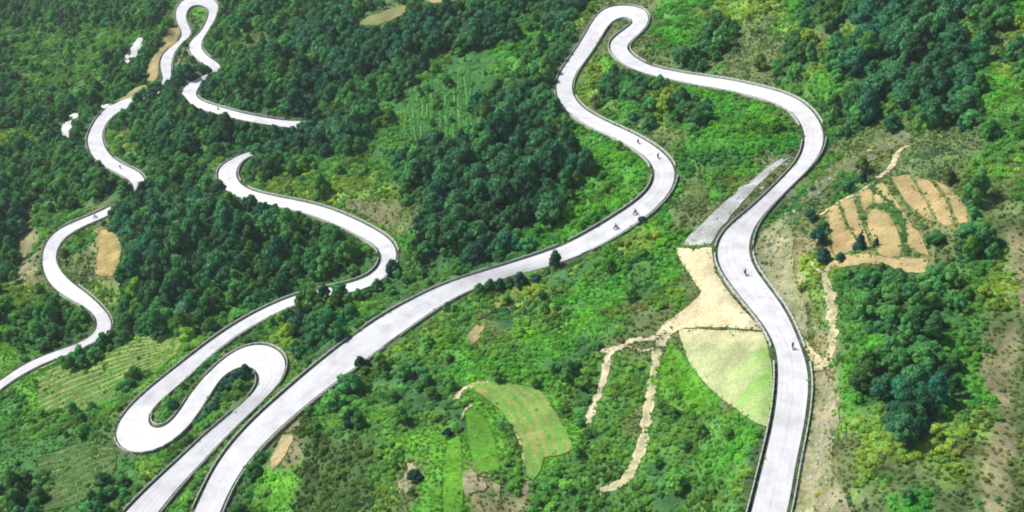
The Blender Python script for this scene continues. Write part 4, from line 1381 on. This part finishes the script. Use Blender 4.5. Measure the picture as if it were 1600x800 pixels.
# seated rider, facing +x, metres above the road
RJ = [((-.12, 0, .82), .15), ((-.08, 0, 1.02), .14), ((-.02, 0, 1.28), .17), ((.02, 0, 1.42), .07), ((.05, 0, 1.56), .115), ((.05, 0, 1.66), .09),
      ((-.02, .2, 1.36), .07), ((.15, .26, 1.14), .05), ((.42, .27, 1.05), .038), ((.48, .27, 1.04), .035),
      ((-.02, -.2, 1.36), .07), ((.15, -.26, 1.14), .05), ((.42, -.27, 1.05), .038), ((.48, -.27, 1.04), .035),
      ((-.08, .12, .82), .10), ((.30, .18, .78), .075), ((.14, .17, .38), .05), ((.26, .17, .32), .045),
      ((-.08, -.12, .82), .10), ((.30, -.18, .78), .075), ((.14, -.17, .38), .05), ((.26, -.17, .32), .045)]
RE = [(0, 1), (1, 2), (2, 3), (3, 4), (4, 5), (2, 6), (6, 7), (7, 8), (8, 9), (2, 10), (10, 11), (11, 12), (12, 13), (0, 14), (14, 15), (15, 16), (16, 17), (0, 18), (18, 19), (19, 20), (20, 21)]
M_CLOTH = plain('dark_jacket', (.03, .035, .05), .9); M_SKIN = plain('skin', (.36, .22, .15), .6); M_RED = plain('red_paint', (.12, .02, .018), .35, .1, 4, 0, .5)
rider_me = body_mesh('rider', RJ, RE, M_CLOTH)
bm = bmesh.new(); bmesh.ops.create_uvsphere(bm, u_segments=16, v_segments=10, radius=.145)
bmesh.ops.translate(bm, vec=(.05, 0, 1.64), verts=bm.verts); helmet_me = bm_mesh('helmet', bm, M_BLACK)
bm = bmesh.new(); box_bm(bm, (.14, 0, 1.59), (.10, .16, .12), .03); face_me = bm_mesh('face', bm, M_SKIN)
bm = bmesh.new(); box_bm(bm, (.05, 0, .52), (.55, .24, .30), .06); box_bm(bm, (.22, 0, .80), (.42, .26, .20), .07); box_bm(bm, (-.62, 0, .70), (.35, .18, .08), .03)
body_me = {'k': bm_mesh('body', bm, M_BLACK)}
bm = bmesh.new(); box_bm(bm, (.05, 0, .52), (.55, .24, .30), .06); box_bm(bm, (.22, 0, .80), (.42, .26, .20), .07); box_bm(bm, (-.62, 0, .70), (.35, .18, .08), .03)
body_me['r'] = bm_mesh('body', bm, M_RED)
bm = bmesh.new(); box_bm(bm, (-.25, 0, .80), (.66, .26, .10), .04); seat_me = bm_mesh('seat', bm, M_RUBBER)
bm = bmesh.new(); tube_bm(bm, (.66, .09, .31), (.42, .09, 1.0), .025); tube_bm(bm, (.66, -.09, .31), (.42, -.09, 1.0), .025); tube_bm(bm, (-.62, .1, .31), (-.1, .1, .42), .025); tube_bm(bm, (-.62, -.1, .31), (-.1, -.1, .42), .025)
fork_me = bm_mesh('fork', bm, M_METAL)
bm = bmesh.new(); tube_bm(bm, (.40, -.34, 1.03), (.42, .34, 1.03), .018); tube_bm(bm, (.42, .3, 1.03), (.40, .33, 1.2), .01); tube_bm(bm, (.42, -.3, 1.03), (.40, -.33, 1.2), .01)
bar_me = bm_mesh('handlebar', bm, M_METAL)
bm = bmesh.new(); tube_bm(bm, (.50, 0, .90), (.60, 0, .90), .09, .10, 16); light_me = bm_mesh('headlight', bm, M_METAL)


def on_road(r_, px, py, side):
    i = near_i(r_, px, py)
    P = march([px], [py], Tz)[0]
    d = ray(px, py); t = (r_['z'][i] - CAM_Z) / d[2]
    p_ = d * t
    j = min(i + 2, len(r_['c']) - 1); k_ = max(i - 2, 0)
    tan = r_['c'][j] - r_['c'][k_]
    ang = math.atan2(tan[1], tan[0])
    return Vector((p_[0], p_[1], r_['z'][i] + .002)), ang + (0 if side > 0 else math.pi)


def motorbike(r_, px, py, side, paint, where):
    loc, ang = on_road(r_, px, py, side)
    e = bpy.data.objects.new('motorbike', None); col.objects.link(e); e.location = loc; e.rotation_euler = (0, 0, ang)
    e['label'] = ('dark red' if paint == 'r' else 'black') + ' motorbike ' + where; e['category'] = 'motorbike'; e['group'] = 'motorbikes riding the mountain road'
    for nm, me in (('body', body_me[paint]), ('seat', seat_me), ('fork', fork_me), ('handlebar', bar_me), ('headlight', light_me)):
        o = bpy.data.objects.new(nm, me); col.objects.link(o); o.parent = e
    for wx in (.66, -.62):
        wh = bpy.data.objects.new('wheel', None); col.objects.link(wh); wh.parent = e; wh.location = (wx, 0, .31)
        for nm, me in (('tyre', tyre_me), ('rim', rim_me)):
            o = bpy.data.objects.new(nm, me); col.objects.link(o); o.parent = wh
    p_ = bpy.data.objects.new('person', rider_me); col.objects.link(p_); p_.location = loc; p_.rotation_euler = (0, 0, ang)
    p_['label'] = 'helmeted rider of the motorbike ' + where; p_['category'] = 'person'; p_['group'] = 'riders on the mountain road'
    for nm, me in (('helmet', helmet_me), ('face', face_me)):
        o = bpy.data.objects.new(nm, me); col.objects.link(o); o.parent = p_


motorbike(RM, 997, 224, -1, 'k', 'entering the curve of the S bend')
motorbike(RM, 1028, 247, -1, 'k', 'ahead in the middle of the S bend')
motorbike(RM, 1238, 544, -1, 'k', 'near the dirt junction of the lowest stretch')
motorbike(RM, 1164, 429, 1, 'k', 'on the bend beside the sandy field')
motorbike(RM, 992, 334, 1, 'r', 'above the start of the long diagonal')
motorbike(RM, 962, 357, 1, 'k', 'trailing on the long diagonal')
motorbike(RV, 188, 263, 1, 'k', 'on the valley road before the spur')
motorbike(RV, 149, 340, 1, 'k', 'on the valley road past the spur')
motorbike(RV, 341, 172, 1, 'k', 'on the lane under the wide forest')

# ------------------------------------------------------------------ small roadside things


def post(px, py, h, label, onr=None):
    P = march([px], [py], Tz)[0]
    bm = bmesh.new(); tube_bm(bm, (0, 0, -.4), (.04, 0, h), .11, .08); tube_bm(bm, (-.3, 0, h * .86), (.34, 0, h * .88), .05)
    box_bm(bm, (0, 0, .1), (.42, .42, .3), .05)
    o = link('post', bm_mesh('post', bm, M_WOOD), label=label, category='post')
    o.location = P
    return o


post(1270, 567, 2.3, 'dark wooden post on the sandy junction beside the road')
